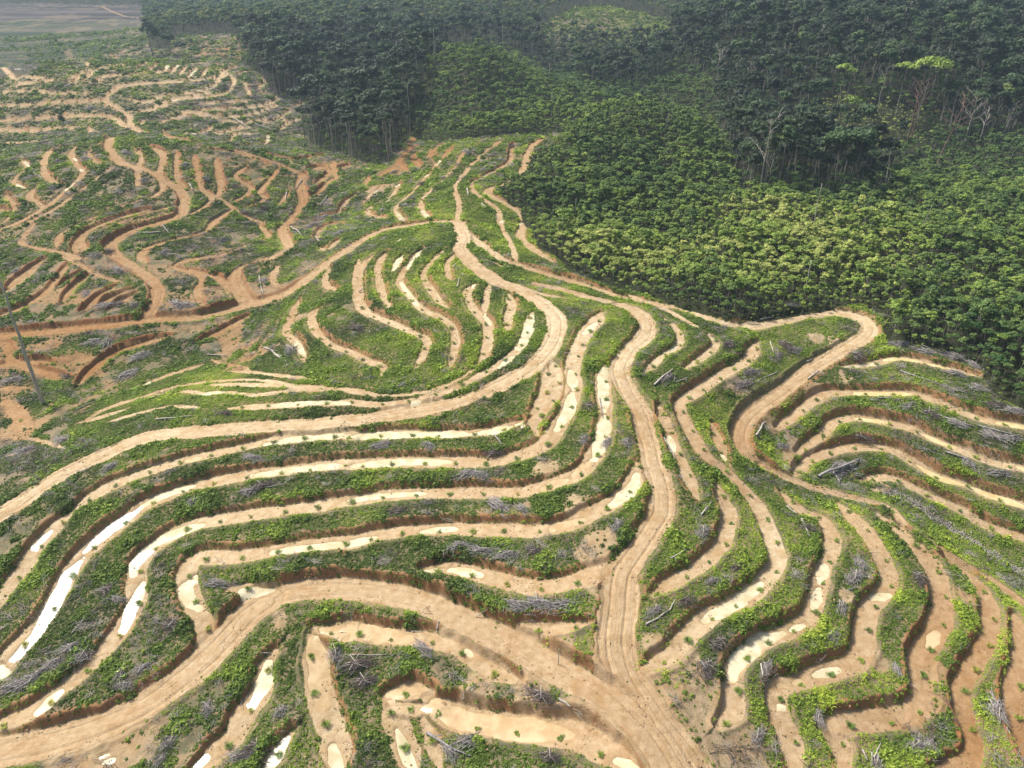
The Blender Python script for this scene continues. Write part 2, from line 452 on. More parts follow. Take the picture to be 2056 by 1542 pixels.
# ------------------------------------------------------------------ materials
def mat(name, rough=0.9, spec=0.2):
    m = bpy.data.materials.new(name); m.use_nodes = True
    b = m.node_tree.nodes['Principled BSDF']; b.inputs['Roughness'].default_value = rough
    b.inputs['Specular IOR Level'].default_value = spec
    return m, m.node_tree, b
class NT:
    """small helper to write node graphs as expressions"""
    def __init__(s, nt): s.nt = nt
    def n(s, t, **kw):
        x = s.nt.nodes.new(t)
        for k, v in kw.items(): setattr(x, k, v)
        return x
    def lk(s, a, b):
        s.nt.links.new(a, b)
    def setin(s, sock, v):
        if isinstance(v, bpy.types.NodeSocket): s.lk(v, sock)
        elif isinstance(v, tuple) and len(v) == 3 and sock.type == 'RGBA': sock.default_value = (*v, 1)
        else: sock.default_value = v
    def attr(s, name, kind='GEOMETRY', out='Fac'):
        x = s.n('ShaderNodeAttribute', attribute_name=name, attribute_type=kind); return x.outputs[out]
    def math(s, op, a, b=0.0, c=None, clamp=False):
        x = s.n('ShaderNodeMath', operation=op, use_clamp=clamp)
        s.setin(x.inputs[0], a); s.setin(x.inputs[1], b)
        if c is not None: s.setin(x.inputs[2], c)
        return x.outputs[0]
    def mix(s, f, a, b, mode='MIX'):
        x = s.n('ShaderNodeMix', data_type='RGBA', blend_type=mode)
        s.setin(x.inputs[0], f); s.setin(x.inputs[6], a); s.setin(x.inputs[7], b); return x.outputs[2]
    def noise(s, vec, scale, detail=3.0, rough=0.55, out=0, dist=0.0):
        x = s.n('ShaderNodeTexNoise'); x.inputs['Scale'].default_value = scale
        x.inputs['Detail'].default_value = detail; x.inputs['Roughness'].default_value = rough
        x.inputs['Distortion'].default_value = dist
        if vec is not None: s.lk(vec, x.inputs['Vector'])
        return x.outputs[out]
    def ramp(s, f, a, b):
        x = s.n('ShaderNodeMapRange'); x.clamp = True
        s.setin(x.inputs[0], f); x.inputs[1].default_value = a; x.inputs[2].default_value = b
        return x.outputs[0]
    def bump(s, h, dist, strength=1.0, nrm=None):
        x = s.n('ShaderNodeBump'); x.inputs['Distance'].default_value = dist; x.inputs['Strength'].default_value = strength
        s.lk(h, x.inputs['Height'])
        if nrm is not None: s.lk(nrm, x.inputs['Normal'])
        return x.outputs[0]

def terrain_material():
    m, t, b = mat('bare_soil', 0.95, 0.15); g = NT(t)
    pos = g.n('ShaderNodeNewGeometry').outputs['Position']
    path, bank, red, dry, forest, cut = (g.attr(k) for k in ('path', 'bank', 'red', 'grey', 'forest', 'wet'))
    vec = g.attr('uvw', out='Vector')        # across, along the track
    n1 = g.noise(pos, 0.06, 4); n4 = g.noise(pos, 0.22, 5, 0.65); n2 = g.noise(pos, 0.7, 4); n3 = g.noise(pos, 4.0, 3)
    st = g.noise(vec, 1.0, 5, 0.62, dist=0.7)           # streaks running along the tracks
    # track mud : cream, tan, orange by district
    cream = g.mix(g.ramp(n2, 0.3, 0.75), (0.60, 0.495, 0.33), (0.45, 0.33, 0.18))
    orange = g.mix(g.ramp(n2, 0.3, 0.75), (0.30, 0.165, 0.068), (0.20, 0.102, 0.038))
    mud = g.mix(red, cream, orange)
    mud = g.mix(g.math('MULTIPLY', g.ramp(st, 0.50, 0.66), g.math('ADD', 0.15, g.math('MULTIPLY', g.math('MULTIPLY', g.attr('road'), g.ramp(n4, 0.36, 0.6)), 0.45))), mud, g.mix(red, (0.36, 0.24, 0.13), (0.24, 0.12, 0.05)))
    mud = g.mix(g.math('MULTIPLY', g.ramp(n3, 0.62, 0.8), 0.35), mud, (0.26, 0.16, 0.08))
    mud = g.mix(g.math('MULTIPLY', g.ramp(n4, 0.50, 0.66), 0.7), mud, g.mix(red, (0.38, 0.26, 0.125), (0.23, 0.115, 0.042)))
    mud = g.mix(g.math('MULTIPLY', cut, 0.75), mud, g.mix(red, (0.40, 0.29, 0.155), (0.28, 0.16, 0.065)))
    # cut banks
    bk = g.mix(red, (0.32, 0.20, 0.10), (0.25, 0.105, 0.042))
    bk = g.mix(g.math('MULTIPLY', g.ramp(n3, 0.4, 0.75), 0.6), bk, (0.20, 0.095, 0.04))
    # soil below the low plants
    soil = g.mix(g.ramp(n2, 0.35, 0.7), (0.16, 0.125, 0.06), (0.07, 0.09, 0.028))
    soil = g.mix(g.math('MULTIPLY', g.ramp(n4, 0.47, 0.60), 0.8), soil, g.mix(red, (0.34, 0.25, 0.14), (0.27, 0.145, 0.066)))
    soil = g.mix(g.math('MULTIPLY', dry, g.ramp(n3, 0.3, 0.6)), soil, (0.19, 0.165, 0.13))
    c = g.mix(bank, soil, bk)
    c = g.mix(path, c, mud)
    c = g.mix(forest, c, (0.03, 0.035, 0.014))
    # the far cleared plain: windrows of dead wood between green strips
    fld = g.attr('field')
    mp = g.n('ShaderNodeMapping'); mp.inputs['Scale'].default_value = (0.0022, 0.017, 0.0); mp.inputs['Rotation'].default_value = (0, 0, 0.05)
    g.lk(pos, mp.inputs['Vector'])
    s1 = g.noise(mp.outputs[0], 1.0, 6, 0.7, dist=0.4)
    farm = g.attr('farm')
    fg = g.mix(g.ramp(s1, 0.44, 0.56), (0.018, 0.036, 0.012), (0.075, 0.07, 0.045))
    fr = g.mix(g.ramp(s1, 0.42, 0.60), (0.020, 0.018, 0.017), (0.085, 0.07, 0.065))
    fc = g.mix(farm, fg, fr)
    fc = g.mix(g.math('MULTIPLY', g.ramp(g.noise(mp.outputs[0], 4.0, 5, 0.75), 0.55, 0.75), 0.6), fc, (0.045, 0.05, 0.028))
    c = g.mix(g.math('MULTIPLY', fld, g.math('SUBTRACT', 1.0, path)), c, fc)
    g.lk(c, b.inputs['Base Color'])
    g.setin(b.inputs['Roughness'], g.math('SUBTRACT', 0.95, g.math('MULTIPLY', cut, 0.35)))
    h = g.math('ADD', g.math('MULTIPLY', st, g.math('MULTIPLY', g.attr('road'), 1.2)), g.math('ADD', n3, g.math('MULTIPLY', n2, 0.8)))
    g.lk(g.bump(g.math('ADD', h, g.math('MULTIPLY', n4, 2.0)), 0.18, 0.95), b.inputs['Normal'])
    return m
M_TERR = terrain_material()

def water_material(name, c1, c2, rough=0.12):
    m, t, b = mat(name, rough, 0.5); g = NT(t)
    pos = g.n('ShaderNodeNewGeometry').outputs['Position']
    g.lk(g.mix(g.ramp(g.noise(pos, 0.3, 4, 0.6), 0.38, 0.62), c1, c2), b.inputs['Base Color'])
    b.inputs['IOR'].default_value = 1.33
    g.lk(g.bump(g.noise(pos, 1.6, 2), 0.03, 0.4), b.inputs['Normal'])
    return m
M_WAT = dict(c=water_material('milky_water', (0.60, 0.53, 0.36), (0.46, 0.385, 0.225), 0.2),
             t=water_material('tan_water', (0.50, 0.37, 0.21), (0.38, 0.26, 0.13), 0.25),
             y=water_material('yellow_water', (0.60, 0.49, 0.27), (0.50, 0.38, 0.18), 0.2),
             w=water_material('sky_glare_water', (0.74, 0.73, 0.68), (0.66, 0.63, 0.52), 0.3),  # white glare of the bright sky put into the base colour
             k=water_material('grey_water', (0.20, 0.19, 0.15), (0.14, 0.13, 0.10), 0.15))

def leaf_material(name, stops, gain=1.0, trans=0.25):
    """stops: colours over tint 0..1; lc = lightness of the single leaf cluster"""
    m, t, b = mat(name, 0.62, 0.25); g = NT(t)
    ti = g.attr('tint', 'INSTANCER'); lc = g.attr('lc')
    r = g.n('ShaderNodeValToRGB'); el = r.color_ramp.elements
    for i, (p_, c_) in enumerate(stops):
        e = el[i] if i < 2 else el.new(p_)
        e.position = p_; e.color = (*c_, 1)
    g.setin(r.inputs[0], ti)
    dark = g.mix(1.0, r.outputs[0], (0.50 * gain, 0.56 * gain, 0.52 * gain), 'MULTIPLY')
    lite = g.mix(1.0, r.outputs[0], (1.65 * gain, 1.5 * gain, 1.3 * gain), 'MULTIPLY')
    c = g.mix(lc, dark, lite)
    g.lk(c, b.inputs['Base Color'])
    tr = g.n('ShaderNodeBsdfTranslucent'); g.lk(c, tr.inputs['Color'])
    ms = g.n('ShaderNodeMixShader'); ms.inputs[0].default_value = trans
    out = t.nodes['Material Output']
    g.lk(b.outputs[0], ms.inputs[1]); g.lk(tr.outputs[0], ms.inputs[2]); g.lk(ms.outputs[0], out.inputs[0])
    return m
M_GRASS = leaf_material('low_leaves', [(0, (0.060, 0.095, 0.022)), (0.35, (0.105, 0.160, 0.030)), (0.7, (0.195, 0.265, 0.040)), (1, (0.29, 0.36, 0.055))], 1.5, 0.3)
M_YOUNG = leaf_material('young_tree_leaves', [(0, (0.028, 0.062, 0.020)), (0.35, (0.070, 0.110, 0.034)), (0.7, (0.125, 0.180, 0.038)), (1, (0.215, 0.24, 0.08))], 1.95, 0.25)
M_TALL = leaf_material('forest_tree_leaves', [(0, (0.024, 0.036, 0.022)), (0.4, (0.036, 0.062, 0.028)), (0.7, (0.062, 0.105, 0.036)), (1, (0.15, 0.16, 0.035))], 1.7, 0.2)  # mature forest's own dark green, with cloud shadow put into the colour too
M_PALM = leaf_material('palm_leaves', [(0, (0.06, 0.12, 0.02)), (0.5, (0.10, 0.19, 0.03)), (0.8, (0.19, 0.27, 0.04)), (1, (0.30, 0.30, 0.06))], 1.0, 0.3)
def bark_material(name, c1, c2, sc=2.0):
    m, t, b = mat(name, 0.9, 0.15); g = NT(t)
    pos = g.n('ShaderNodeTexCoord').outputs['Object']
    mp = g.n('ShaderNodeMapping'); mp.inputs['Scale'].default_value = (1, 1, 0.25); g.lk(pos, mp.inputs[0])
    n = g.noise(mp.outputs[0], sc, 4)
    g.lk(g.mix(g.ramp(n, 0.35, 0.65), c1, c2), b.inputs['Base Color']); g.lk(g.bump(n, 0.05, 0.7), b.inputs['Normal'])
    return m
M_PALE = bark_material('pale_bark', (0.34, 0.31, 0.26), (0.20, 0.175, 0.14))
M_BARK = bark_material('brown_bark', (0.24, 0.21, 0.17), (0.13, 0.11, 0.085))
M_RED = bark_material('reddish_bark', (0.23, 0.14, 0.11), (0.13, 0.085, 0.07))
M_DEAD = bark_material('weathered_wood', (0.40, 0.365, 0.35), (0.19, 0.165, 0.155), 3.0)
M_DEAD2 = bark_material('bleached_wood', (0.52, 0.47, 0.40), (0.30, 0.26, 0.21), 3.0)
M_DEAD3 = bark_material('dark_dead_wood', (0.17, 0.14, 0.13), (0.09, 0.07, 0.06), 3.0)
def stone_material():
    m, t, b = mat('stream_stone', 0.8, 0.3); g = NT(t)
    pos = g.n('ShaderNodeNewGeometry').outputs['Position']
    g.lk(g.mix(g.ramp(g.noise(pos, 2.2, 4), 0.35, 0.65), (0.34, 0.31, 0.25), (0.13, 0.12, 0.095)), b.inputs['Base Color'])
    g.lk(g.bump(g.noise(pos, 3, 4), 0.2, 1.0), b.inputs['Normal']); return m
M_STONE = stone_material()

def clod_material():
    m, t, b = mat('clod_earth', 0.95, 0.1); g = NT(t)
    g.lk(g.mix(g.attr('tint', 'INSTANCER'), (0.40, 0.29, 0.17), (0.24, 0.12, 0.055)), b.inputs['Base Color']); return m
M_CLOD = clod_material()

def new_mesh(name, V, F, mats, fmat=None, lc=None, smooth=False):
    """V (n,3), F list of arrays of equal-length faces"""
    me = bpy.data.meshes.new(name); V = np.asarray(V, np.float32)
    Fs = [np.asarray(f, np.int32) for f in (F if isinstance(F, list) else [F]) if len(f)]
    me.vertices.add(len(V)); me.vertices.foreach_set('co', V.ravel())
    li = np.concatenate([f.ravel() for f in Fs]); tot = np.concatenate([np.full(len(f), f.shape[1]) for f in Fs])
    me.loops.add(len(li)); me.loops.foreach_set('vertex_index', li)
    me.polygons.add(len(tot)); me.polygons.foreach_set('loop_start', np.concatenate([[0], np.cumsum(tot)[:-1]]).astype(np.int32))
    for mm in mats: me.materials.append(mm)
    if fmat is not None: me.polygons.foreach_set('material_index', np.asarray(fmat, np.int32))
    if smooth: me.polygons.foreach_set('use_smooth', np.ones(len(tot), bool))
    if lc is not None:
        a = me.attributes.new('lc', 'FLOAT', 'FACE'); a.data.foreach_set('value', np.asarray(lc, np.float32))
    me.update(calc_edges=True)
    return me
def add(name, me, parent=None, **props):
    o = bpy.data.objects.new(name, me); COL.objects.link(o)
    if parent is not None: o.parent = parent
    for k, v in props.items(): o[k] = v
    return o

# ------------------------------------------------------------------ the land: one sheet, finer near the camera
NR, NC = 1640, 1500
R0, R1 = 38.0, 4200.0
lr = np.linspace(0, 1, NR)
# finer steps over the cleared ground, coarser beyond
_w = np.where(lr < 0.84, 0.6, 2.4); _c = np.concatenate([[0], np.cumsum((_w[1:] + _w[:-1]) / 2)]); _c /= _c[-1]
RR = R0 * (R1 / R0) ** _c
def thmax(r): return np.radians(np.interp(r, [38, 60, 95, 160, 400, 1200], [88, 76, 62, 50, 43, 39]))
TH = thmax(RR)
uu = np.linspace(-1, 1, NC)
TT = TH[:, None] * uu[None]
GX = RR[:, None] * np.sin(TT); GY = RR[:, None] * np.cos(TT)
BASE = base_h(GX, GY)
Z = BASE.copy()
Z += (fbm(GX, GY, 0.02, 3) - 0.5) * 3.0 * sstep(500, 1500, RR)[:, None]
PATH = np.zeros((NR, NC)); BANK = np.zeros((NR, NC)); WET = np.zeros((NR, NC))
ROAD = np.zeros((NR, NC)); UA = np.zeros((NR, NC)); UL = np.zeros((NR, NC)); BERM = np.zeros((NR, NC)); CLOSE = np.full((NR, NC), 99.0)

def rc(x, y):
    """grid row, column (float) of a world place"""
    r = np.hypot(x, y); th = np.arctan2(x, y)
    return np.interp(r, RR, np.arange(NR)), (th / thmax(r) + 1) * 0.5 * (NC - 1)
def sample(A, x, y):
    i, j = rc(np.asarray(x), np.asarray(y)); i = np.clip(i, 0, NR - 1.001); j = np.clip(j, 0, NC - 1.001)
    a = i.astype(int); b = j.astype(int); fi = i - a; fj = j - b
    return (A[a, b] * (1 - fj) + A[a, b + 1] * fj) * (1 - fi) + (A[a + 1, b] * (1 - fj) + A[a + 1, b + 1] * fj) * fi
def smooth_line(p):
    """Catmull-Rom through world points, evenly spaced samples"""
    p = np.asarray(p)[:, :2]
    if len(p) > 2:
        q = np.vstack([2 * p[0] - p[1], p, 2 * p[-1] - p[-2]]); out = []
        for k in range(len(p) - 1):
            a, b, c, d = q[k:k + 4]; t = np.linspace(0, 1, 10, endpoint=False)[:, None]
            out.append(0.5 * (2 * b + (c - a) * t + (2 * a - 5 * b + 4 * c - d) * t ** 2 + (3 * b - a - 3 * c + d) * t ** 3))
        p = np.vstack(out + [p[-1:]])
    seg = np.hypot(*np.diff(p, axis=0).T); s = np.concatenate([[0], np.cumsum(seg)])
    step = max(0.8, np.median(np.hypot(p[:, 0], p[:, 1])) * 0.006)
    n = max(2, int(s[-1] / step)); t = np.linspace(0, s[-1], n + 1)
    return np.stack([np.interp(t, s, p[:, 0]), np.interp(t, s, p[:, 1])], 1), t
def near_line(L, s, R):
    """grid window round a line: rows, columns, signed distance (left of travel +), length along"""
    r = np.hypot(L[:, 0], L[:, 1]); th = np.arctan2(L[:, 0], L[:, 1])
    def win(r0, r1, t0, t1):
        i0 = np.searchsorted(RR, r0 - R); i1 = np.searchsorted(RR, r1 + R) + 1
        i0 = max(0, min(i0, NR - 1)); i1 = max(i0 + 1, min(i1, NR))
        e = R / max(r0 - R, 20); tm = thmax(np.array([max(r0 - R, 38), r1 + R]))
        c = np.array([(t0 - e) / tm, (t1 + e) / tm]).ravel()
        j0 = int((c.min() + 1) / 2 * (NC - 1)); j1 = int((c.max() + 1) / 2 * (NC - 1)) + 2
        return i0, i1, max(0, min(j0, NC - 1)), max(1, min(j1, NC))
    I0, I1, J0, J1 = win(r.min(), r.max(), th.min(), th.max())
    if J1 <= J0: return None
    D = np.full((I1 - I0, J1 - J0), 1e6); SG = np.ones_like(D); AL = np.zeros_like(D)
    for k in range(len(L) - 1):
        a, b = L[k], L[k + 1]
        i0, i1, j0, j1 = win(min(r[k], r[k + 1]), max(r[k], r[k + 1]), min(th[k], th[k + 1]), max(th[k], th[k + 1]))
        if j1 <= j0 or i1 <= i0: continue
        gx = GX[i0:i1, j0:j1] - a[0]; gy = GY[i0:i1, j0:j1] - a[1]
        d = b - a; l2 = d @ d + 1e-9
        t = np.clip((gx * d[0] + gy * d[1]) / l2, 0, 1)
        ex = gx - t * d[0]; ey = gy - t * d[1]; dd = np.hypot(ex, ey)
        sg = np.sign(d[0] * gy - d[1] * gx)
        w_ = (slice(i0 - I0, i1 - I0), slice(j0 - J0, j1 - J0))
        m = dd < D[w_]
        D[w_] = np.where(m, dd, D[w_]); SG[w_] = np.where(m, sg, SG[w_]); AL[w_] = np.where(m, s[k] + t * (s[k + 1] - s[k]), AL[w_])
    return (slice(I0, I1), slice(J0, J1)), D, SG, AL

# district fields: redness of the soil, green tint of the low plants, share of grey dead wood
def idw(spec, x, y, pw=2.6):
    a = np.array([[float(v) for v in t.split(',')] for t in spec.split()])
    g = ground(a[:, :2]); num = 0; den = 0
    for (gx, gy, _), v in zip(g, a[:, 2]):
        r_ = np.hypot(gx, gy); w_ = 1 / (((x - gx) ** 2 + (y - gy) ** 2) / r_ ** 2 + 1e-5) ** (pw / 2)
        num = num + w_ * v; den = den + w_
    return num / den
RED_S = """930,480,.1 400,800,.15 250,835,.2 520,770,.1 350,740,.35 1110,640,0.05 1290,700,.2 1330,960,.28 1240,1150,.4 1300,1400,.5 300,900,.1 700,920,.05 100,1000,.15 100,1250,.1 350,1100,.1 600,1230,.38 250,1400,.42 1000,1280,.4 700,1420,.25 1000,1450,.35
1450,1250,.18 1550,1100,.15 1700,1150,.4 1750,1350,.55 1900,1300,.75 1980,1500,.8 1850,1480,.65 1600,750,.45 1500,880,.7 1560,980,.55 1850,1050,.5 2056,1220,.6 1650,900,.55 1900,820,.4 1750,640,.15 1450,650,.15 1750,780,.4 1950,930,.3
300,600,.75 100,650,.85 500,600,.7 200,700,1 60,850,.7 300,450,.75 100,400,.65 500,420,.7 620,400,.8 650,570,.5 450,680,.85 760,470,.4 600,680,.35 500,710,.9 800,620,.2 820,300,1.1 790,350,.9 740,400,.4 880,380,.35 1050,340,.6 1000,380,.5 1040,460,.5 1130,540,.6
250,180,.4 100,230,.55 400,160,.35 550,200,.3 440,110,1.1 0,150,.3 380,230,.5"""
TINT_S = """930,430,.85 1000,560,.8 1200,600,.8 780,560,.65 700,650,.4 600,620,.4 900,720,.55 400,780,.75 200,830,.6 300,950,.4 700,900,.35 900,1080,.3 700,1100,.3 200,1150,.3 100,1350,.3 400,1400,.4 800,1350,.2 1000,1200,.4 1180,800,.45 1270,900,.45 1350,700,.6 1400,850,.5 1450,1050,.5 1600,1100,.7 1700,1200,.55 1900,1250,.7 1950,1400,.7 1600,1450,.7 1500,1300,.45 1750,950,.45 1900,800,.55 1950,1080,.6 1650,650,.7 300,500,.3 100,450,.35 500,350,.45 200,600,.3 300,150,.35 100,200,.35 500,200,.3 850,350,.6 1000,300,.6 300,700,.2 60,900,.3"""
GREY_S = """930,430,.1 780,560,.2 700,650,.35 400,780,.05 250,820,.1 300,950,.25 900,1080,.45 700,1100,.35 200,1300,.6 400,1400,.35 700,1350,.4 1000,1200,.4 1270,900,.3 1400,850,.2 1600,1100,.3 1700,1200,.4 1900,1250,.3 1900,900,.7 1800,850,.6 1950,700,.9 1950,1080,.5 1600,740,.6 300,400,.6 100,450,.5 500,350,.4 300,500,.5 450,500,.6 300,150,.35 550,200,.9 500,170,.8 100,200,.4 850,350,.4 650,430,.8 60,900,.7 480,700,.5"""
sub = (slice(None, None, 8), slice(None, None, 8))
def field(spec):
    f = idw(spec, GX[sub], GY[sub])
    i = np.clip(np.arange(NR) / 8, 0, f.shape[0] - 1.001); j = np.clip(np.arange(NC) / 8, 0, f.shape[1] - 1.001)
    a = i.astype(int); b = j.astype(int); fi = (i - a)[:, None]; fj = (j - b)[None]
    return (f[a][:, b] * (1 - fj) + f[a][:, b + 1] * fj) * (1 - fi) + (f[a + 1][:, b] * (1 - fj) + f[a + 1][:, b + 1] * fj) * fi
RED0 = field(RED_S)
RED = np.clip(RED0 * 1.1 + 0.02 + (fbm(GX, GY, 0.03, 51) - 0.5) * 0.35, 0, 1)
TINT = field(TINT_S); GREY = field(GREY_S)

LN = []
for idx, l in enumerate(LINES.strip().split('\n')):
    k, wd, u, s_ = l.split(None, 3)
    L, s = smooth_line(ground(P(s_)))
    LN.append(dict(kind=k, w=float(wd) / 2 * ((1.15 if np.median(np.hypot(L[:, 0], L[:, 1])) < 195 else 0.96) if k == 'T' else 1), u=int(u), L=L, s=s, id=idx))
UP = np.zeros((NR, NC)); 
for ln in LN:                                    # pass 1: cut banks above, spoil berms below
    R = ln['w'] + 9; nl = near_line(ln['L'], ln['s'], R)
    if nl is None: ln['n'] = None; continue
    win, D, SG, AL = nl
    x, y = GX[win], GY[win]
    wv = ln['w'] * (1 + 0.45 * (fbm(x, y, 0.11, 11 + ln['id']) - 0.5) + 0.24 * (fbm(x, y, 0.4, 5, 2) - 0.5))
    if ln['kind'] == 'T': wv = wv * (0.3 + 0.7 * sstep(-1, 6, np.minimum(AL, ln['s'][-1] - AL)))
    ln['n'] = (win, D, SG, AL, wv)
    hb = (0.95 if ln['kind'] == 'T' else 1.3) * (0.2 + 1.5 * vnoise(x, y, 0.06, 9)) * (0.75 + 0.9 * np.clip(RED0, 0, 1)[win])
    if ln['u']:
        e = D - wv; upm = (SG == ln['u']) & (e > 0)
        UP[win] = np.maximum(UP[win], np.where(upm, hb * np.exp(-np.clip(e - 0.4, 0, 99) / 3.2) * sstep(9, 6, e), 0))
        be = np.where((SG == -ln['u']), np.exp(-((e - 0.7) / 0.6) ** 2), 0)
        BERM[win] = np.maximum(BERM[win], be)
Z += UP + 0.35 * BERM
Z += (fbm(GX, GY, 0.35, 21, 3) - 0.5) * 0.7
TREAD = Z.copy()
ORDER = [l for l in LN if l['kind'] == 'T'] + [l for l in LN if l['kind'] == 'R']
for ln in ORDER:                                 # pass 2: the level treads
    if ln['n'] is None: continue
    win, D, SG, AL, wv = ln['n']
    zc_l = base_h(ln['L'][:, 0], ln['L'][:, 1])
    zc = np.interp(AL, ln['s'], zc_l)
    cutd = 0.45 if ln['u'] else 0.12
    x, y = GX[win], GY[win]; bw = 0.5 + 1.1 * vnoise(x, y, 0.12, 77)
    m = sstep(wv + bw, wv - 0.1, D)
    x, y = GX[win], GY[win]
    rough = (fbm(x, y, 0.5, 31, 2) - 0.5) * 0.22
    rut = 0
    if ln['kind'] == 'R':
        for o_ in (-0.28, 0.24):
            rut = rut - 0.22 * np.exp(-((D * SG - o_ * 2 * ln['w'] - 0.5 * (vnoise(AL, AL * 0, 0.12, 3) - 0.5)) / 0.28) ** 2)
    Z[win] = Z[win] * (1 - m) + (zc - cutd + rough + rut) * m
    TREAD[win] = TREAD[win] * (1 - m) + (zc - cutd) * m
    pm = sstep(wv + 0.15, wv - 0.15, D)
    PATH[win] = np.maximum(PATH[win], pm)
    if ln['kind'] == 'R': ROAD[win] = np.maximum(ROAD[win], pm)
    UA[win] = np.where(pm > 0.3, D * SG, UA[win]); UL[win] = np.where(pm > 0.3, AL, UL[win])
    CLOSE[win] = np.minimum(CLOSE[win], D - wv)
    if ln['u']:
        e = D - wv; bk = np.where(SG == ln['u'], sstep(-0.25, 0.05, e) * sstep(1.7, 0.9, e + 0.9 * (vnoise(x, y, 0.35, 8) - 0.5)), 0)
    else:
        e = D - wv; bk = 0.35 * sstep(-0.2, 0.05, e) * sstep(1.2, 0.6, e)
    BANK[win] = np.maximum(BANK[win], bk)
BANK *= (1 - PATH)
# faint older benches that follow the slope on the reddish hills at the left
con = vnoise(BASE * 1.15 + fbm(GX, GY, 0.02, 151) * 2, (GX - GY) * 0.012, 1.0, 153)
far_hill = sstep(520, 580, RR)[:, None] * (RR[:, None] < 830) * (GX < -60)
mound = np.clip((RED0 - 0.45) * 3, 0, 1) * (GX < 40) * (RR[:, None] > 190)
BEN = np.clip(mound + 0.25 * far_hill, 0, 1) * sstep(0.58, 0.64, con) * sstep(0.38, 0.5, fbm(GX, GY, 0.06, 155, 2))
Z -= 0.35 * BEN * (1 - PATH)
# bare scars where machines scraped the slope
SCAR = np.zeros((NR, NC)); sn_ = 1.1 * (fbm(GX, GY, 0.22, 161, 3) - 0.5)
for t in '''1350,1400,7 1420,1480,8 1500,1530,6 1380,1340,4 1460,1420,5 1150,1020,3.5 1190,1110,4 1215,1170,4 1310,1290,2.5 1130,1300,3 1060,1400,4.5 960,1385,4 1150,1440,4.5 1230,1480,5 250,1500,7 160,1530,6 560,1245,3 1680,690,4 1640,680,3.5 480,700,6
510,712,5 80,700,7 20,705,6 150,720,6 1560,860,4 1590,900,5 1600,935,3.5 1100,940,3 1800,1430,4 1870,1350,3 1760,1330,2.5 1880,1420,3 1700,1490,3 1930,1200,3 1640,790,4 1700,760,3 360,620,7 420,590,6 470,570,6 820,300,9 790,345,9 760,380,8 660,340,9 40,860,8 1700,1200,2 1480,780,4 600,640,4 1500,990,2 1770,985,3 1200,1080,4 880,830,2'''.split():
    a_, b_, r_ = (float(v) for v in t.split(',')); gg = ground([[a_, b_]])[0]
    i0, i1 = np.searchsorted(RR, np.hypot(gg[0], gg[1]) + np.array([-1.8, 1.8]) * r_); sl_ = slice(max(i0, 0), i1 + 1)
    dd = np.hypot(GX[sl_] - gg[0], GY[sl_] - gg[1]) / r_
    SCAR[sl_] = np.maximum(SCAR[sl_], sstep(1.15, 0.7, dd + sn_[sl_]))
SCAR *= (1 - PATH)
# pass 3: puddles
PUD = []
for l in PUDDLES.strip().split('\n'):
    k, wd, s_ = l.split(None, 2); wd = float(wd) / 2
    L, s = smooth_line(ground(P(s_)))
    zl = sample(TREAD, L[:, 0], L[:, 1])
    if len(zl) > 4: zl = np.convolve(np.pad(zl, 1, mode='edge'), [0.25, 0.5, 0.25], 'valid')
    zl = zl - 0.02
    nl = near_line(L, s, wd + 2.5)
    if nl is None: continue
    win, D, SG, AL = nl; x, y = GX[win], GY[win]
    zp = np.interp(AL, s, zl)
    fade = 0.35 + 0.65 * sstep(-0.5, wd * 3.5, np.minimum(AL, s[-1] - AL))
    wv = wd * fade * (1.05 + 0.6 * (fbm(x, y, 0.16, 41) - 0.5) + 0.6 * (vnoise(x, y, 0.5, 43) - 0.5))
    T0 = TREAD[win]
    m = sstep(wv + 0.5, wv - 0.2, D)
    rim = sstep(wv - 0.1, wv + 0.9, D) * sstep(wv + 3.2, wv + 1.6, D)
    Z[win] = Z[win] * (1 - m) + (np.minimum(T0, zp + 0.1) - 0.14) * m + 0.08 * rim
    WET[win] = np.maximum(WET[win], sstep(wv + 1.5, wv, D))
    PUD.append((k, wd, L, s, zl))

def inside(poly, x, y):
    r_ = np.zeros(np.shape(x), bool); n = len(poly); j = n - 1
    for i in range(n):
        xi, yi = poly[i]; xj, yj = poly[j]
        c = ((yi > y) != (yj > y)) & (x < (xj - xi) * (y - yi) / (yj - yi + 1e-12) + xi)
        r_ ^= c; j = i
    return r_
FEDGE = P("""487,104 487,133 531,153 545,187 606,190 647,204 620,238 610,266 632,292 700,316 758,333 778,326 826,271 850,285 904,283 983,278 1126,268 1134,283
1072,306 1058,342 1000,376 1006,397 1042,422 1058,456 1083,500 1126,523 1153,553 1279,590 1356,614 1458,643 1526,642 1628,627 1730,613 1772,628 1778,690 1867,706 1969,747 1996,802 2056,822 2300,900""")
fe = ground(FEDGE)[:, :2]
tl = ground(P("-500,8 0,8 150,9 285,11 292,40 300,100 345,97 350,72 480,73 560,88 590,97"))[:, :2]
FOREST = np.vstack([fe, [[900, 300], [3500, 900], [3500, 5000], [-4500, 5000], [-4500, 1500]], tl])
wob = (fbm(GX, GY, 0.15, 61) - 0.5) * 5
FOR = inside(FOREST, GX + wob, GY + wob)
GLADE = ground(P("1080,60 1130,24 1200,12 1290,26 1345,45 1350,80 1300,104 1180,104 1090,90"))[:, :2]
GLA = inside(GLADE, GX, GY)
FIELD = inside(ground(P("-600,4 285,8 295,45 298,95 250,100 160,112 90,128 60,150 -40,165 -600,190"))[:, :2], GX, GY)
FARM = sstep(ground(P("100,62"))[0, 1], ground(P("100,40"))[0, 1], GY + (fbm(GX, GY, 0.006, 71) - 0.5) * 400)

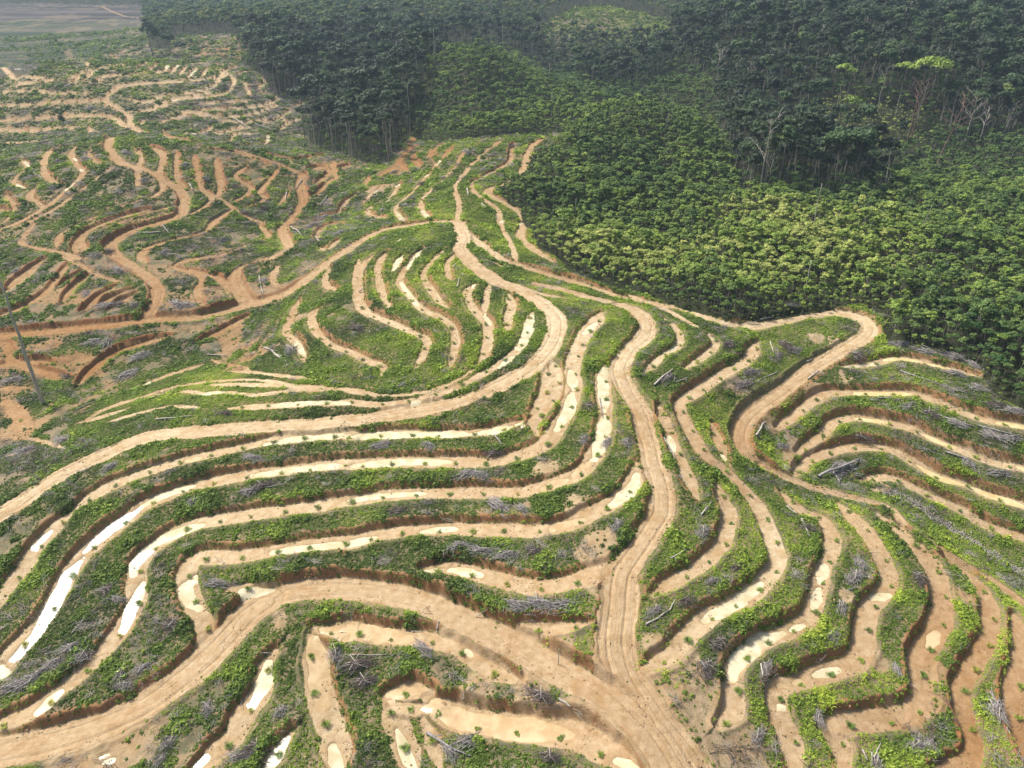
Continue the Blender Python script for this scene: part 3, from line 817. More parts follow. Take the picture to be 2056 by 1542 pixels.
def build_land():
    V = np.stack([GX, GY, Z], -1).reshape(-1, 3)
    a = (np.arange(NR - 1)[:, None] * NC + np.arange(NC - 1)[None]).ravel()
    F = np.stack([a, a + 1, a + NC + 1, a + NC], 1)
    me = new_mesh('ground', V, [F], [M_TERR], smooth=True)
    def at(n, A):
        x = me.attributes.new(n, 'FLOAT', 'POINT'); x.data.foreach_set('value', A.astype(np.float32).ravel())
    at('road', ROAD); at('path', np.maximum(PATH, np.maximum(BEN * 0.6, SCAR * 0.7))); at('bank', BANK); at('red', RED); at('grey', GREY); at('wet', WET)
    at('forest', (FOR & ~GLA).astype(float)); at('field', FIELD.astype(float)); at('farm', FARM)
    x = me.attributes.new('uvw', 'FLOAT_VECTOR', 'POINT')
    x.data.foreach_set('vector', np.stack([UA * 2.0, UL * 0.15, np.zeros_like(UA)], -1).astype(np.float32).ravel())
    o = add('ground', me); o['kind'] = 'structure'
build_land()

for k, wd, L, s, zl in PUD:                      # each pool of standing water lies in its hollow
    d = np.gradient(L, axis=0); d /= np.hypot(d[:, 0], d[:, 1])[:, None] + 1e-9; nrm = np.stack([-d[:, 1], d[:, 0]], 1)
    W = wd * 1.35 + 0.3; e = wd * 0.8
    st_ = np.hypot(*(L[1] - L[0])); ex = lambda p_, q_: p_ + np.clip((p_ - q_) * e / st_, -0.4, 0.4)
    L2 = np.vstack([L[0] - d[0] * e, L, L[-1] + d[-1] * e]); z2 = np.concatenate([[ex(zl[0], zl[1])], zl, [ex(zl[-1], zl[-2])]]); n2 = np.vstack([nrm[0], nrm, nrm[-1]])
    V = []; n = len(L2)
    for o_ in (-1, -0.55, 0, 0.55, 1):
        q = L2 + n2 * o_ * W; zt = sample(Z, q[:, 0], q[:, 1]); zz = np.minimum(z2, zt + 0.16)
        if abs(o_) == 1: zz = np.minimum(zz, zt - 0.12)
        zz[[0, -1]] = np.minimum(zz[[0, -1]], zt[[0, -1]] - 0.12); V.append(np.column_stack([q, zz]))
    V = np.stack(V, 1).reshape(-1, 3)
    a = (np.arange(n - 1)[:, None] * 5 + np.arange(4)[None]).ravel()
    o = add('water', new_mesh('water', V, [np.stack([a, a + 5, a + 6, a + 1], 1)], [M_WAT[k]], smooth=True)); o['kind'] = 'structure'

# ------------------------------------------------------------------ plant meshes
def leaf_quads(C, N, size, rg, aspect=0.8):
    """one quad per centre C (n,3) with normal N (n,3) -> V, F"""
    n = len(C); N = N / (np.linalg.norm(N, axis=1)[:, None] + 1e-9)
    a = rg.normal(size=(n, 3)); T = np.cross(N, a); T /= np.linalg.norm(T, axis=1)[:, None] + 1e-9
    B = np.cross(N, T); s = np.asarray(size).reshape(-1, 1) * np.ones((n, 1)) * 0.5
    sk = rg.uniform(-0.35, 0.35, (n, 1))
    V = np.stack([C - T * s - B * s * aspect * 0.7, C + T * s * (1 + sk) - B * s * aspect, C + T * s * 0.8 + B * s * aspect, C - T * s * (1 + sk) + B * s * aspect * 1.1 + N * s * 0.3], 1).reshape(-1, 3)
    return V, np.arange(4 * n).reshape(n, 4)
def tube(pts, rads, k=5):
    pts = np.asarray(pts, float); V = []; F = []
    n = len(pts)
    for i in range(n):
        d = pts[min(i + 1, n - 1)] - pts[max(i - 1, 0)]; d = d / (np.linalg.norm(d) + 1e-9)
        u = np.cross(d, [0.3, 0.9, 0.1] if abs(d[2]) > 0.8 else [0, 0, 1]); u /= np.linalg.norm(u) + 1e-9; v = np.cross(d, u)
        for j in range(k):
            a = 2 * math.pi * j / k; V.append(pts[i] + rads[i] * (math.cos(a) * u + math.sin(a) * v))
    for i in range(n - 1):
        for j in range(k):
            a, b = i * k + j, i * k + (j + 1) % k; F.append((a, b, b + k, a + k))
    c = len(V); V.append(pts[-1] + (pts[-1] - pts[-2]) * 0.001); t = [((n - 1) * k + j, (n - 1) * k + (j + 1) % k, c, c) for j in range(k)]
    # close the end with degenerate-free quads
    F3 = [(x[0], x[1], x[2]) for x in t]
    return np.array(V), np.array(F), np.array(F3)
def join(parts):
    V, Q, T, m, o = [], [], [], [], 0
    for v, q, t in parts:
        V.append(v); 
        if len(q): Q.append(np.asarray(q) + o)
        if len(t): T.append(np.asarray(t) + o)
        o += len(v)
    return np.vstack(V), [np.vstack(Q) if Q else [], np.vstack(T) if T else []]

def crown_geo(rg, rx, rz, z0, lobes, per, leaf, flat=0.0, lobe_r=0.42, gap=0.0):
    """leaf clusters on the outside of many lobes spread over a crown"""
    V, F, LC = [], [], []; o = 0
    for i in range(lobes):
        th = rg.uniform(0, 2 * math.pi); ph = math.acos(rg.uniform(-0.25, 1)); rr = rg.uniform(0.45, 1.0)
        c = np.array([math.cos(th) * math.sin(ph) * rx * rr * 0.8, math.sin(th) * math.sin(ph) * rx * rr * 0.8, z0 + rz * math.cos(ph) * rr * 0.8])
        R = rx * lobe_r * rg.uniform(0.6, 1.15)
        n = int(per * rg.uniform(0.6, 1.3))
        d = rg.normal(size=(n, 3)); d[:, 2] = np.abs(d[:, 2]) * 0.9 - 0.35; d /= np.linalg.norm(d, axis=1)[:, None]
        C = c + d * [R, R, R * (0.62 - 0.3 * flat)] * rg.uniform(0.55, 1.08, (n, 1))
        N = d + rg.normal(size=(n, 3)) * 0.45 + [0, 0, 0.5]
        v, f = leaf_quads(C, N, leaf * rg.uniform(0.6, 1.3, n), rg)
        V.append(v); F.append(f + o); o += len(v)
        LC.append(np.clip(rg.uniform(0.15, 0.75) + rg.normal(size=n) * 0.17, 0, 1))
    return np.vstack(V), np.vstack(F), np.concatenate(LC)

def trunk_geo(rg, h, r, lean=0.05, limbs=5, z0=0.5, spread=0.5, kind='tree', twig=0):
    top = np.array([rg.normal() * lean * h, rg.normal() * lean * h, h])
    n = 6; pts = [np.array([0, 0, -0.6])] + [top * (i / n) + np.array([rg.normal() * 0.012 * h, rg.normal() * 0.012 * h, 0]) * (i > 0) for i in range(1, n + 1)]
    rads = [r * 1.25] + [r * (1 - 0.75 * i / n) for i in range(1, n + 1)]
    parts = [tube(pts, rads, 6)]
    for k in range(limbs):
        f = z0 + (1 - z0) * (k + rg.uniform(0, 0.8)) / limbs; i = min(int(f * n), n - 1)
        p = pts[i] + (pts[i + 1] - pts[i]) * (f * n - i); a = rg.uniform(0, 2 * math.pi); L = h * spread * rg.uniform(0.5, 1.0) * (1.25 - f)
        q = [p, p + np.array([math.cos(a) * 0.5, math.sin(a) * 0.5, 0.35]) * L, p + np.array([math.cos(a + 0.3), math.sin(a + 0.3), 0.95]) * L]
        parts.append(tube(q, [r * 0.42 * (1.2 - f), r * 0.26, r * 0.09], 4))
        for j in range(twig):
            b = a + rg.uniform(-1.2, 1.2); s_ = q[1] + (q[2] - q[1]) * rg.uniform(0, 0.9)
            e_ = s_ + np.array([math.cos(b), math.sin(b), rg.uniform(0.1, 1.1)]) * L * rg.uniform(0.25, 0.55)
            parts.append(tube([s_, (s_ + e_) / 2 + rg.normal(size=3) * L * 0.04, e_], [r * 0.15, r * 0.11, r * 0.05], 3))
    return join(parts)

VARCOL = {}
def variant(group, name, me_list):
    """a hidden prototype used only by the scatters (never linked to the scene)"""
    col = VARCOL.setdefault(group, bpy.data.collections.new(group))
    o = bpy.data.objects.new('%s_%02d' % (name, len(col.objects)), me_list); col.objects.link(o)
def merge_tree(name, tr, cr, mt, mc):
    (tv, tf), (cv, cf, lc) = tr, cr
    nq = len(tf[0]); ntr = len(tf[1]) if len(tf[1]) else 0
    F = [tf[0]] + ([tf[1]] if ntr else []) + [cf + len(tv)]
    return new_mesh(name, np.vstack([tv, cv]), F, [mt, mc], [0] * (nq + ntr) + [1] * len(cf), np.concatenate([np.full(nq + ntr, 0.5), lc]))

# young broadleaf trees of the regrowth
YT = []
for k in range(10):
    rg = np.random.default_rng(100 + k); form = k % 5        # 0 layered umbrella, 1-2 round, 3 slender, 4 many-stemmed bush
    h = rg.uniform(*[(8, 10), (6.5, 8.5), (7, 9), (9, 11.5), (4, 5.5)][form])
    tr = trunk_geo(rg, h * 0.9, 0.11, 0.05, 4, 0.45, 0.3)
    rx = rg.uniform(*[(2.2, 2.9), (1.5, 2.1), (1.4, 1.9), (1.0, 1.4), (1.4, 2.0)][form]); rz = rg.uniform(*[(1.0, 1.4), (1.8, 2.4), (2.2, 2.8), (2.8, 3.6), (1.6, 2.2)][form])
    cr = crown_geo(rg, rx, rz, h - rz, [16, 12, 12, 12, 10][form], 80, 0.33, flat=0.7 if form == 0 else 0, lobe_r=[0.30, 0.40, 0.42, 0.55, 0.42][form])
    YT.append((tr, cr)); variant('young_variants', 'young', merge_tree('young_whole', tr, cr, M_PALE, M_YOUNG))
# tall forest trees
TT_ = []
for k in range(8):
    rg = np.random.default_rng(200 + k); h = rg.uniform(24, 34)
    tr = trunk_geo(rg, h * 0.93, 0.36, 0.03, 6, 0.62, 0.22)
    narrow = k % 4 == 3
    cr = crown_geo(rg, rg.uniform(3.0, 3.8) if narrow else rg.uniform(4.6, 6.8), rg.uniform(5, 7) if narrow else rg.uniform(3.2, 5.2), h * (0.72 if narrow else 0.83), int(rg.integers(16, 25)), 78, 0.88, lobe_r=0.36)
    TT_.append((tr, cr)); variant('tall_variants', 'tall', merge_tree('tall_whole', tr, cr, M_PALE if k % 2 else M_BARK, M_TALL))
# low leafy plants, grass tufts, broken twigs
for k in range(5):
    rg = np.random.default_rng(300 + k); n = [46, 34, 60, 46, 26][k]; lf = [1, 1.35, 0.8, 1, 1.7][k]
    d = rg.normal(size=(n, 3)); d[:, 2] = np.abs(d[:, 2]); d /= np.linalg.norm(d, axis=1)[:, None]
    C = d * [0.50, 0.50, 0.42] * rg.uniform(0.35, 1.1, (n, 1)) + [0, 0, 0.02]
    v, f = leaf_quads(C, d + rg.normal(size=(n, 3)) * 0.7 + [0, 0, 0.5], rg.uniform(0.14, 0.30, n) * lf, rg, [0.7, 0.55, 0.8, 0.7, 0.35][k])
    variant('low_variants', 'low', new_mesh('low_plant', v, [f], [M_GRASS], lc=np.clip(rg.uniform(0.25, 0.6) + rg.normal(size=n) * 0.25, 0, 1)))
for k in range(3):
    rg = np.random.default_rng(320 + k); n = 40
    a = rg.uniform(0, 6.28, n); rr = rg.uniform(0, 0.4, n); b = np.stack([np.cos(a) * rr, np.sin(a) * rr, 0 * a - 0.03], 1)
    l = rg.uniform(0.25, 0.5, n)[:, None]; dr = np.stack([np.cos(a) * 0.7, np.sin(a) * 0.7, 0 * a + 0.8], 1) + rg.normal(size=(n, 3)) * 0.3
    sd = np.cross(dr, [0, 0, 1.0]); sd /= np.linalg.norm(sd, axis=1)[:, None] + 1e-9
    V = np.stack([b - sd * 0.035, b + sd * 0.035, b + dr * l + sd * 0.015 - [0, 0, 0.08], b + dr * l - sd * 0.015 - [0, 0, 0.08]], 1).reshape(-1, 3)
    variant('low_variants', 'tuft', new_mesh('grass_tuft', V, [np.arange(4 * n).reshape(n, 4)], [M_GRASS], lc=rg.uniform(0.45, 1, n)))
def sticks(rg, n, spread, lmin, lmax, r0, r1, main=None, hgt=0.3, jit=0.45):
    parts = []
    for i in range(n):
        c = np.array([rg.normal() * spread[0], rg.normal() * spread[1], 0]); c[2] = hgt * math.exp(-(c[0] / spread[0]) ** 2 / 2 - (c[1] / spread[1]) ** 2 / 2) * rg.uniform(0.2, 1.1) + 0.05
        a = (rg.uniform(0, math.pi) if main is None else main + rg.normal() * jit); L = rg.uniform(lmin, lmax); z = rg.normal() * 0.13
        d = np.array([math.cos(a), math.sin(a), z]) * L / 2; r = rg.uniform(r0, r1); b = np.array([rg.normal(), rg.normal(), rg.normal() * 0.5]) * L * 0.05
        parts.append(tube([c - d, c + b, c + d], [r, r * 0.8, r * 0.35], 3))
    return join(parts)
for k in range(5):
    rg = np.random.default_rng(340 + k)
    v, f = sticks(rg, 9, (0.8, 0.5), 0.8, 2.6, 0.025, 0.06, 0.0, 0.2, 0.9)
    variant('twig_variants', 'twig', new_mesh('twigs', v, f, [(M_DEAD, M_DEAD3, M_DEAD2)[k % 3]]))

def scatter(name, col, pts, scale, rotz, tint, vi, tilt=None, **props):
    """one object that carries a plant at every point (kept as instances)"""
    n = len(pts); me = bpy.data.meshes.new(name)
    me.vertices.add(n); me.vertices.foreach_set('co', np.asarray(pts, np.float32).ravel())
    for nm, A in (('sc', scale), ('tint', tint)):
        a = me.attributes.new(nm, 'FLOAT', 'POINT'); a.data.foreach_set('value', np.asarray(A, np.float32))
    a = me.attributes.new('vi', 'INT', 'POINT'); a.data.foreach_set('value', np.asarray(vi, np.int32))
    rot = np.zeros((n, 3), np.float32); rot[:, 2] = rotz
    if tilt is not None: rot[:, :2] = tilt
    a = me.attributes.new('rot', 'FLOAT_VECTOR', 'POINT'); a.data.foreach_set('vector', rot.ravel())
    o = add(name, me, **props)
    ng = bpy.data.node_groups.new(name, 'GeometryNodeTree')
    ng.interface.new_socket('Geometry', in_out='INPUT', socket_type='NodeSocketGeometry'); ng.interface.new_socket('Geometry', in_out='OUTPUT', socket_type='NodeSocketGeometry')
    N = ng.nodes.new; lk = ng.links.new
    gi, go, ip, ci = N('NodeGroupInput'), N('NodeGroupOutput'), N('GeometryNodeInstanceOnPoints'), N('GeometryNodeCollectionInfo')
    ci.inputs['Collection'].default_value = VARCOL[col]; ci.inputs['Separate Children'].default_value = True; ci.inputs['Reset Children'].default_value = True
    ip.inputs['Pick Instance'].default_value = True
    def na(nm, t):
        x = N('GeometryNodeInputNamedAttribute'); x.data_type = t; x.inputs[0].default_value = nm; return x.outputs['Attribute']
    lk(gi.outputs[0], ip.inputs['Points']); lk(ci.outputs[0], ip.inputs['Instance'])
    lk(na('vi', 'INT'), ip.inputs['Instance Index']); lk(na('rot', 'FLOAT_VECTOR'), ip.inputs['Rotation']); lk(na('sc', 'FLOAT'), ip.inputs['Scale'])
    lk(ip.outputs[0], go.inputs[0])
    o.modifiers.new('scatter', 'NODES').node_group = ng
    return o

# ------------------------------------------------------------------ low plants over the cleared land
dR = np.gradient(RR)[:, None]; AREA = RR[:, None] * (2 * TH[:, None] / (NC - 1)) * dR
open_ = ~FOR | GLA
SZ = np.maximum(0.78, RR[:, None] * 0.0032)
cover = fbm(GX, GY, 0.05, 81, 2) * 0.55 + fbm(GX, GY, 0.25, 83, 2) * 0.45
COVER = sstep(0.36, 0.50, cover + 0.10 + 0.05 * TINT + 0.10 * (TINT > 0.52) - 0.24 * np.clip(RED0 - 0.35, 0, 1) * (GX < 60))
edge_d = CLOSE                                    # metres beyond the nearest tread
dens = 4.6 / SZ ** 2 * COVER
dens = np.where(BERM > 0.35, np.maximum(dens, 3.6 / SZ ** 2), dens)
pp = 0.010 + 0.30 * sstep(-0.8, -0.1, CLOSE) * (UL > 0) + 0.30 * sstep(0.54, 0.66, fbm(GX, GY, 0.3, 87, 2)) * sstep(-0.3, -0.7, CLOSE) * sstep(-1.5, -1.0, CLOSE)
dens = np.where(PATH > 0.25, 3.0 / SZ ** 2 * pp * (WET < 0.6), dens) * np.where(BANK > 0.4, 0.5, 1)
dens = dens * np.where(FIELD, 0.22 * sstep(0.55, 0.70, vnoise(GX * 0.13, GY, 0.03, 171)), 1) * (1 - 0.8 * BEN) * (1 - 0.93 * SCAR) * (1 - 0.35 * (BANK > 0.2) * (RED0 > 0.55)) * np.interp(RR, [220, 500], [1, 0.62])[:, None]
dens = np.where(open_, dens, 0) * (RR[:, None] < 1500)
def pick(dens, rg):
    p = dens * AREA; m = rg.random(p.shape) < p
    i, j = np.nonzero(m); i = np.clip(i + rg.uniform(-0.5, 0.5, len(i)), 0, NR - 1.01); j = np.clip(j + rg.uniform(-0.5, 0.5, len(j)), 0, NC - 1.01)
    r = np.interp(i, np.arange(NR), RR); th = thmax(r) * (j / (NC - 1) * 2 - 1)
    x, y = r * np.sin(th), r * np.cos(th)
    return x, y, sample(Z, x, y), r
rg = np.random.default_rng(5)
x, y, z, r = pick(dens, rg); n = len(x)
px, py = topix(x, y, z)
ok = (px > -420) & (px < 2480) & (py < 1950); x, y, z, r = x[ok], y[ok], z[ok], r[ok]; n = len(x)
tn = sample(TINT, x, y); bm_ = sample(BERM, x, y)
on_path = sample(PATH, x, y) > 0.25
patch = fbm(x, y, 0.09, 91, 2)
tint = np.clip(tn * 0.76 + 0.04 + (patch - 0.5) * 1.0 + 0.28 * (bm_ > 0.35) + rg.normal(size=n) * 0.08, 0, 1)
sc = np.maximum(0.78, r * 0.0032) * np.where(rg.random(n) < 0.10, rg.uniform(1.3, 1.9, n), rg.uniform(0.5, 1.2, n)) * np.where(on_path, 0.45, 1) * np.where(bm_ > 0.35, 0.75, 1)
sc *= 0.72 + 0.9 * sstep(0.5, 0.78, fbm(x, y, 0.2, 95, 2)) 
vi = rg.integers(0, 5, n); gr = (rg.random(n) < np.where(bm_ > 0.35, 0.55, 0.12 + 0.35 * (tint > 0.6))); vi = np.where(gr, 5 + rg.integers(0, 3, n), vi)
# collection children are read in name order: low_00..04 then tuft_05..07
o = scatter('ground_cover', 'low_variants', np.stack([x, y, z - 0.05], 1), sc, rg.uniform(0, 6.28, n), tint, vi,
            kind='stuff', label='low leafy plants and grass covering the strips between the terraces')
print('low plants', n)
gp = fbm(GX, GY, 0.12, 101, 2)
dn = 0.15 * np.clip(GREY - 0.05, 0, 1) * sstep(0.40, 0.62, gp + 0.25 * (GREY - 0.4)) / np.maximum(1, RR[:, None] / 260) ** 2 * 3.2
dn = dn * (PATH < 0.2) * np.where(BANK > 0.4, 0.3, 1) * (BERM < 0.5) * open_ * (RR[:, None] < 1100) * np.where(FIELD, 0.5, 1)
x, y, z, r = pick(dn, rg); px, py = topix(x, y, z); ok = (px > -200) & (px < 2256) & (py < 1700); x, y, z, r = x[ok], y[ok], z[ok], r[ok]; n = len(x)
along = sample(UA, x, y) * 0
scatter('dead_branches', 'twig_variants', np.stack([x, y, z + 0.42], 1), np.maximum(1.0, r / 260) * rg.uniform(0.7, 1.3, n), rg.uniform(0, 6.28, n), np.full(n, 0.5), rg.integers(0, 5, n),
        tilt=rg.normal(size=(n, 2)) * 0.12, kind='stuff', label='loose grey twigs and branches strewn among the low plants')
print('twigs', n)

for k in range(3):
    rg3 = np.random.default_rng(360 + k); ro = []
    for q in range(9):
        c = np.array([rg3.normal() * 0.5, rg3.normal() * 0.5, 0.02]); s_ = rg3.uniform(0.05, 0.16); oc = np.array([[1, 0, 0], [-1, 0, 0], [0, 1, 0], [0, -1, 0], [0, 0, .7], [0, 0, -.7]]) * s_ * rg3.uniform(0.6, 1.4, (6, 1))
        ro.append((oc + c, [], [(0, 2, 4), (2, 1, 4), (1, 3, 4), (3, 0, 4)]))
    v, f = join(ro); variant('clod_variants', 'clod', new_mesh('clods', v, [x_ for x_ in f if len(x_)], [M_CLOD]))
e_ = np.abs(CLOSE); dn = 0.16 * np.exp(-((CLOSE + 0.2) / 0.7) ** 2) * sstep(0.45, 0.62, fbm(GX, GY, 0.15, 141, 2)) + 0.10 * (PATH > 0.5) * sstep(0.52, 0.68, fbm(GX, GY, 0.2, 143, 2)) * (WET < 0.1)
dn = dn * (RR[:, None] < 300) * (np.abs(uu)[None] < 0.95) * open_ * 1.6
x, y, z, r = pick(dn, rg); n = len(x)
scatter('soil_clods', 'clod_variants', np.stack([x, y, z], 1), rg.uniform(0.6, 1.8, n), rg.uniform(0, 6.28, n), sample(RED, x, y), rg.integers(0, 3, n), kind='stuff', label='loose clods of earth along the tracks and cut edges')
print('clods', n)

# ------------------------------------------------------------------ forest
FTALL = ground(P("""478,100 540,192 645,210 600,268 630,294 700,318 778,330 822,278 845,215 855,165 905,105 985,98 1080,140 1190,190 1290,190 1340,155 1420,170 1440,200 1450,300 1480,400 1620,402 1780,400
1740,330 1650,300 1600,210 1700,190 1850,215 1900,270 2056,290 2300,300 2420,90 2056,72 1400,62 1330,84 1200,84 1000,80 800,80 600,90""")) [:, :2]
def jitter_grid(sp, x0, x1, y0, y1, rg):
    gx, gy = np.meshgrid(np.arange(x0, x1, sp), np.arange(y0, y1, sp * 0.9)); gx[1::2] += sp / 2
    return (gx + rg.uniform(-0.42, 0.42, gx.shape) * sp).ravel(), (gy + rg.uniform(-0.42, 0.42, gy.shape) * sp).ravel()
def in_frame(x, y, h, mx=150):
    z = base_h(x, y) + h; px, py = topix(x, y, z)
    return (px > -mx) & (px < 2056 + mx) & (py > -160) & (py < 1700)
rg = np.random.default_rng(11)
OPEN2 = ground(P('1560,215 1700,180 1850,205 1880,262 1780,300 1700,330 1620,300 1560,260'), 8)[:, :2]
TREES = []     # x, y, kind (0 young, 1 tall), scale, tint
x, y = jitter_grid(2.95, -420, 560, 170, 620, rg)
ok = inside(FOREST, x, y) & ~inside(FTALL, x, y) & ~inside(GLADE, x, y) & (np.hypot(x, y) < 520) & in_frame(x, y, 8)
x, y = x[ok], y[ok]; py_ = topix(x, y, base_h(x, y) + 8)
pale = sstep(0.40, 0.72, fbm(x, y, 0.02, 111, 3) * 0.55 + 0.5 * np.exp(-((py_[1] - 480) / 100) ** 2) * sstep(2150, 1650, py_[0]))
t_ = 0.40 + 0.42 * pale + 0.5 * (fbm(x, y, 0.04, 113, 2) - 0.5) + rg.normal(size=len(x)) * 0.14
nearr = np.hypot(x, y); s_ = np.exp(rg.normal(size=len(x)) * 0.20) * (0.95 + 0.5 * (fbm(x, y, 0.03, 115) - 0.5))
TREES.append((x, y, np.zeros(len(x), int), s_, t_))
x, y = jitter_grid(4.3, -500, 760, 400, 1000, rg)
ok = inside(FOREST, x, y) & ~inside(FTALL, x, y) & ~inside(GLADE, x, y) & (np.hypot(x, y) >= 520) & (np.hypot(x, y) < 1000) & in_frame(x, y, 8)
x, y = x[ok], y[ok]
TREES.append((x, y, np.zeros(len(x), int), np.exp(rg.normal(size=len(x)) * 0.2) * 1.05, 0.34 + 0.5 * (fbm(x, y, 0.02, 117, 2) - 0.5) + rg.normal(size=len(x)) * 0.1 + np.where(topix(x, y, base_h(x, y))[0] < 1230, 0.10, -0.04)))
x, y = jitter_grid(8.2, -700, 1000, 400, 1900, rg)
ok = inside(FTALL, x, y) & (np.hypot(x, y) < 1900) & in_frame(x, y, 28)
x, y = x[ok], y[ok]; TREES.append((x, y, np.ones(len(x), int), np.clip(np.exp(rg.normal(size=len(x)) * 0.24) * 0.84, 0.4, 1.3) * np.where((topix(x, y, base_h(x, y))[0] > 1080) & (topix(x, y, base_h(x, y))[0] < 1350) & (y > 850), 0.55, 1), 0.16 + 0.5 * (fbm(x, y, 0.02, 119, 2) - 0.5) + rg.normal(size=len(x)) * 0.22))  # low tint also paints the cloud shadow over the old forest
x, y = jitter_grid(9.0, -1000, 1400, 950, 2100, rg)
ok = inside(FOREST, x, y) & ~inside(FTALL, x, y) & ~inside(GLADE, x, y) & (np.hypot(x, y) >= 1000) & (np.hypot(x, y) < 1900) & in_frame(x, y, 18)
x, y = x[ok], y[ok]; TREES.append((x, y, np.ones(len(x), int), rg.uniform(0.4, 0.8, len(x)), 0.68 + rg.normal(size=len(x)) * 0.15))
x, y = jitter_grid(14.0, -2600, 2800, 1400, 3900, rg)
ok = inside(FOREST, x, y) & (np.hypot(x, y) >= 1900) & in_frame(x, y, 18)
x, y = x[ok], y[ok]; TREES.append((x, y, np.ones(len(x), int), rg.uniform(0.5, 0.95, len(x)), 0.72 + rg.normal(size=len(x)) * 0.15))
x, y = jitter_grid(9.0, -100, 600, 1000, 2200, rg)
ok = inside(GLADE, x, y) & (rg.random(len(x)) < 0.2)
x, y = x[ok], y[ok]; TREES.append((x, y, np.zeros(len(x), int), rg.uniform(0.5, 0.9, len(x)), 0.85 + rg.normal(size=len(x)) * 0.1))
x, y = jitter_grid(4.2, -420, 560, 170, 900, rg); rm = rg.random(len(x)) < 0.5; x, y = x[rm], y[rm]
ok = inside(FOREST, x, y) & inside(FTALL, x, y) & in_frame(x, y, 4); x, y = x[ok], y[ok]
TREES.append((x, y, np.zeros(len(x), int), rg.uniform(0.7, 1.5, len(x)), 0.22 + rg.normal(size=len(x)) * 0.14))
x, y = jitter_grid(2.6, -420, 560, 120, 560, rg)
fw = np.vstack([fe[:-1] + (fe[1:] - fe[:-1]) * t for t in np.linspace(0, 1, 12)]); near_e = np.array([np.min((fw[:, 0] - a) ** 2 + (fw[:, 1] - b) ** 2) for a, b in zip(x, y)]) < 30
ok = inside(FOREST, x, y) & near_e & in_frame(x, y, 4); x, y = x[ok], y[ok]
TREES.append((x, y, np.zeros(len(x), int), rg.uniform(0.28, 0.6, len(x)), 0.45 + rg.normal(size=len(x)) * 0.2))
TX, TY, TK, TS, TTI = (np.concatenate([t[k] for t in TREES]) for k in range(5))
in2 = inside(OPEN2, TX, TY) & (TK == 0); TS = np.where(in2, TS * 0.5, TS); TTI = np.where(in2, 0.85 + TTI * 0.15, TTI)
TZ = sample(Z, TX, TY); far = np.hypot(TX, TY) > 3900; TTI = np.clip(TTI, 0, 1)
TV = np.where(TK == 0, rg.integers(0, 10, len(TX)), rg.integers(0, 8, len(TX))); pt_ = fbm(TX, TY, 0.022, 131, 2)
TV = np.where((TK == 0) & (pt_ > 0.56) & (rg.random(len(TX)) < 0.6), np.where(rg.random(len(TX)) < 0.5, 0, 5), TV); TV = np.where((TK == 0) & (pt_ < 0.40) & (rg.random(len(TX)) < 0.5), np.where(rg.random(len(TX)) < 0.5, 4, 9), TV)
TS = TS * np.where((TK == 1) & (rg.random(len(TX)) < 0.12), 1.25, 1); TRo = rg.uniform(0, 6.28, len(TX))
nk = np.nonzero((TK == 0) & (np.hypot(TX, TY) < 560))[0]
for c0 in range(0, len(nk), 4000):
    c = nk[c0:c0 + 4000]; d2 = ((TX[c][:, None] - fw[None, :, 0]) ** 2 + (TY[c][:, None] - fw[None, :, 1]) ** 2).min(1)
    TS[c] *= 0.55 + 0.45 * sstep(1, 14, np.sqrt(d2))
PX, PY = topix(TX, TY, TZ + np.where(TK == 1, 22, 6) * TS)
print('trees', len(TX), (TK == 0).sum(), (TK == 1).sum())
# the 300 of each kind that show largest become things of their own
solo = np.zeros(len(TX), bool)
for kd in (0, 1):
    c = np.nonzero((TK == kd) & (PX > 10) & (PX < 2046) & (PY > 10) & (PY < 1500))[0]
    c = c[TS[c] > 0.45]; dist = np.sqrt(TX[c] ** 2 + TY[c] ** 2 + (CAMZ - TZ[c]) ** 2) / TS[c]
    solo[c[np.argsort(dist)[:290]]] = True
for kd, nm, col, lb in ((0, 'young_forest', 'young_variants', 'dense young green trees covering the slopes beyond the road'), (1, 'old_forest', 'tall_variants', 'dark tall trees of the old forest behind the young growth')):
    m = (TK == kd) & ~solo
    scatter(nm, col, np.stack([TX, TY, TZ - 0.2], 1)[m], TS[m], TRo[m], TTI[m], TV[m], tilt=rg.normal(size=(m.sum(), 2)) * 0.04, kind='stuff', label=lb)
def tree_parts(nm, tr, cr, mt, mc):
    (tv, tf), (cv, cf, lc) = tr, cr
    return new_mesh('trunk', tv, [f for f in tf if len(f)], [mt], smooth=True), new_mesh('crown', cv, [cf], [mc], lc=lc)
YP = [tree_parts('young', a, b, M_PALE, M_YOUNG) for a, b in YT]
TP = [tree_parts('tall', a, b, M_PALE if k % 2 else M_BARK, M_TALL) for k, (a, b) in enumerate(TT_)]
def thing(name, label, cat, loc, rz=0.0, sc=1.0, group=None, tint=None):
    o = bpy.data.objects.new(name, None); COL.objects.link(o); o.location = loc; o.rotation_euler = (0, 0, rz); o.scale = (sc,) * 3
    o.empty_display_size = 0.5; o['label'] = label; o['category'] = cat
    if group: o['group'] = group
    return o
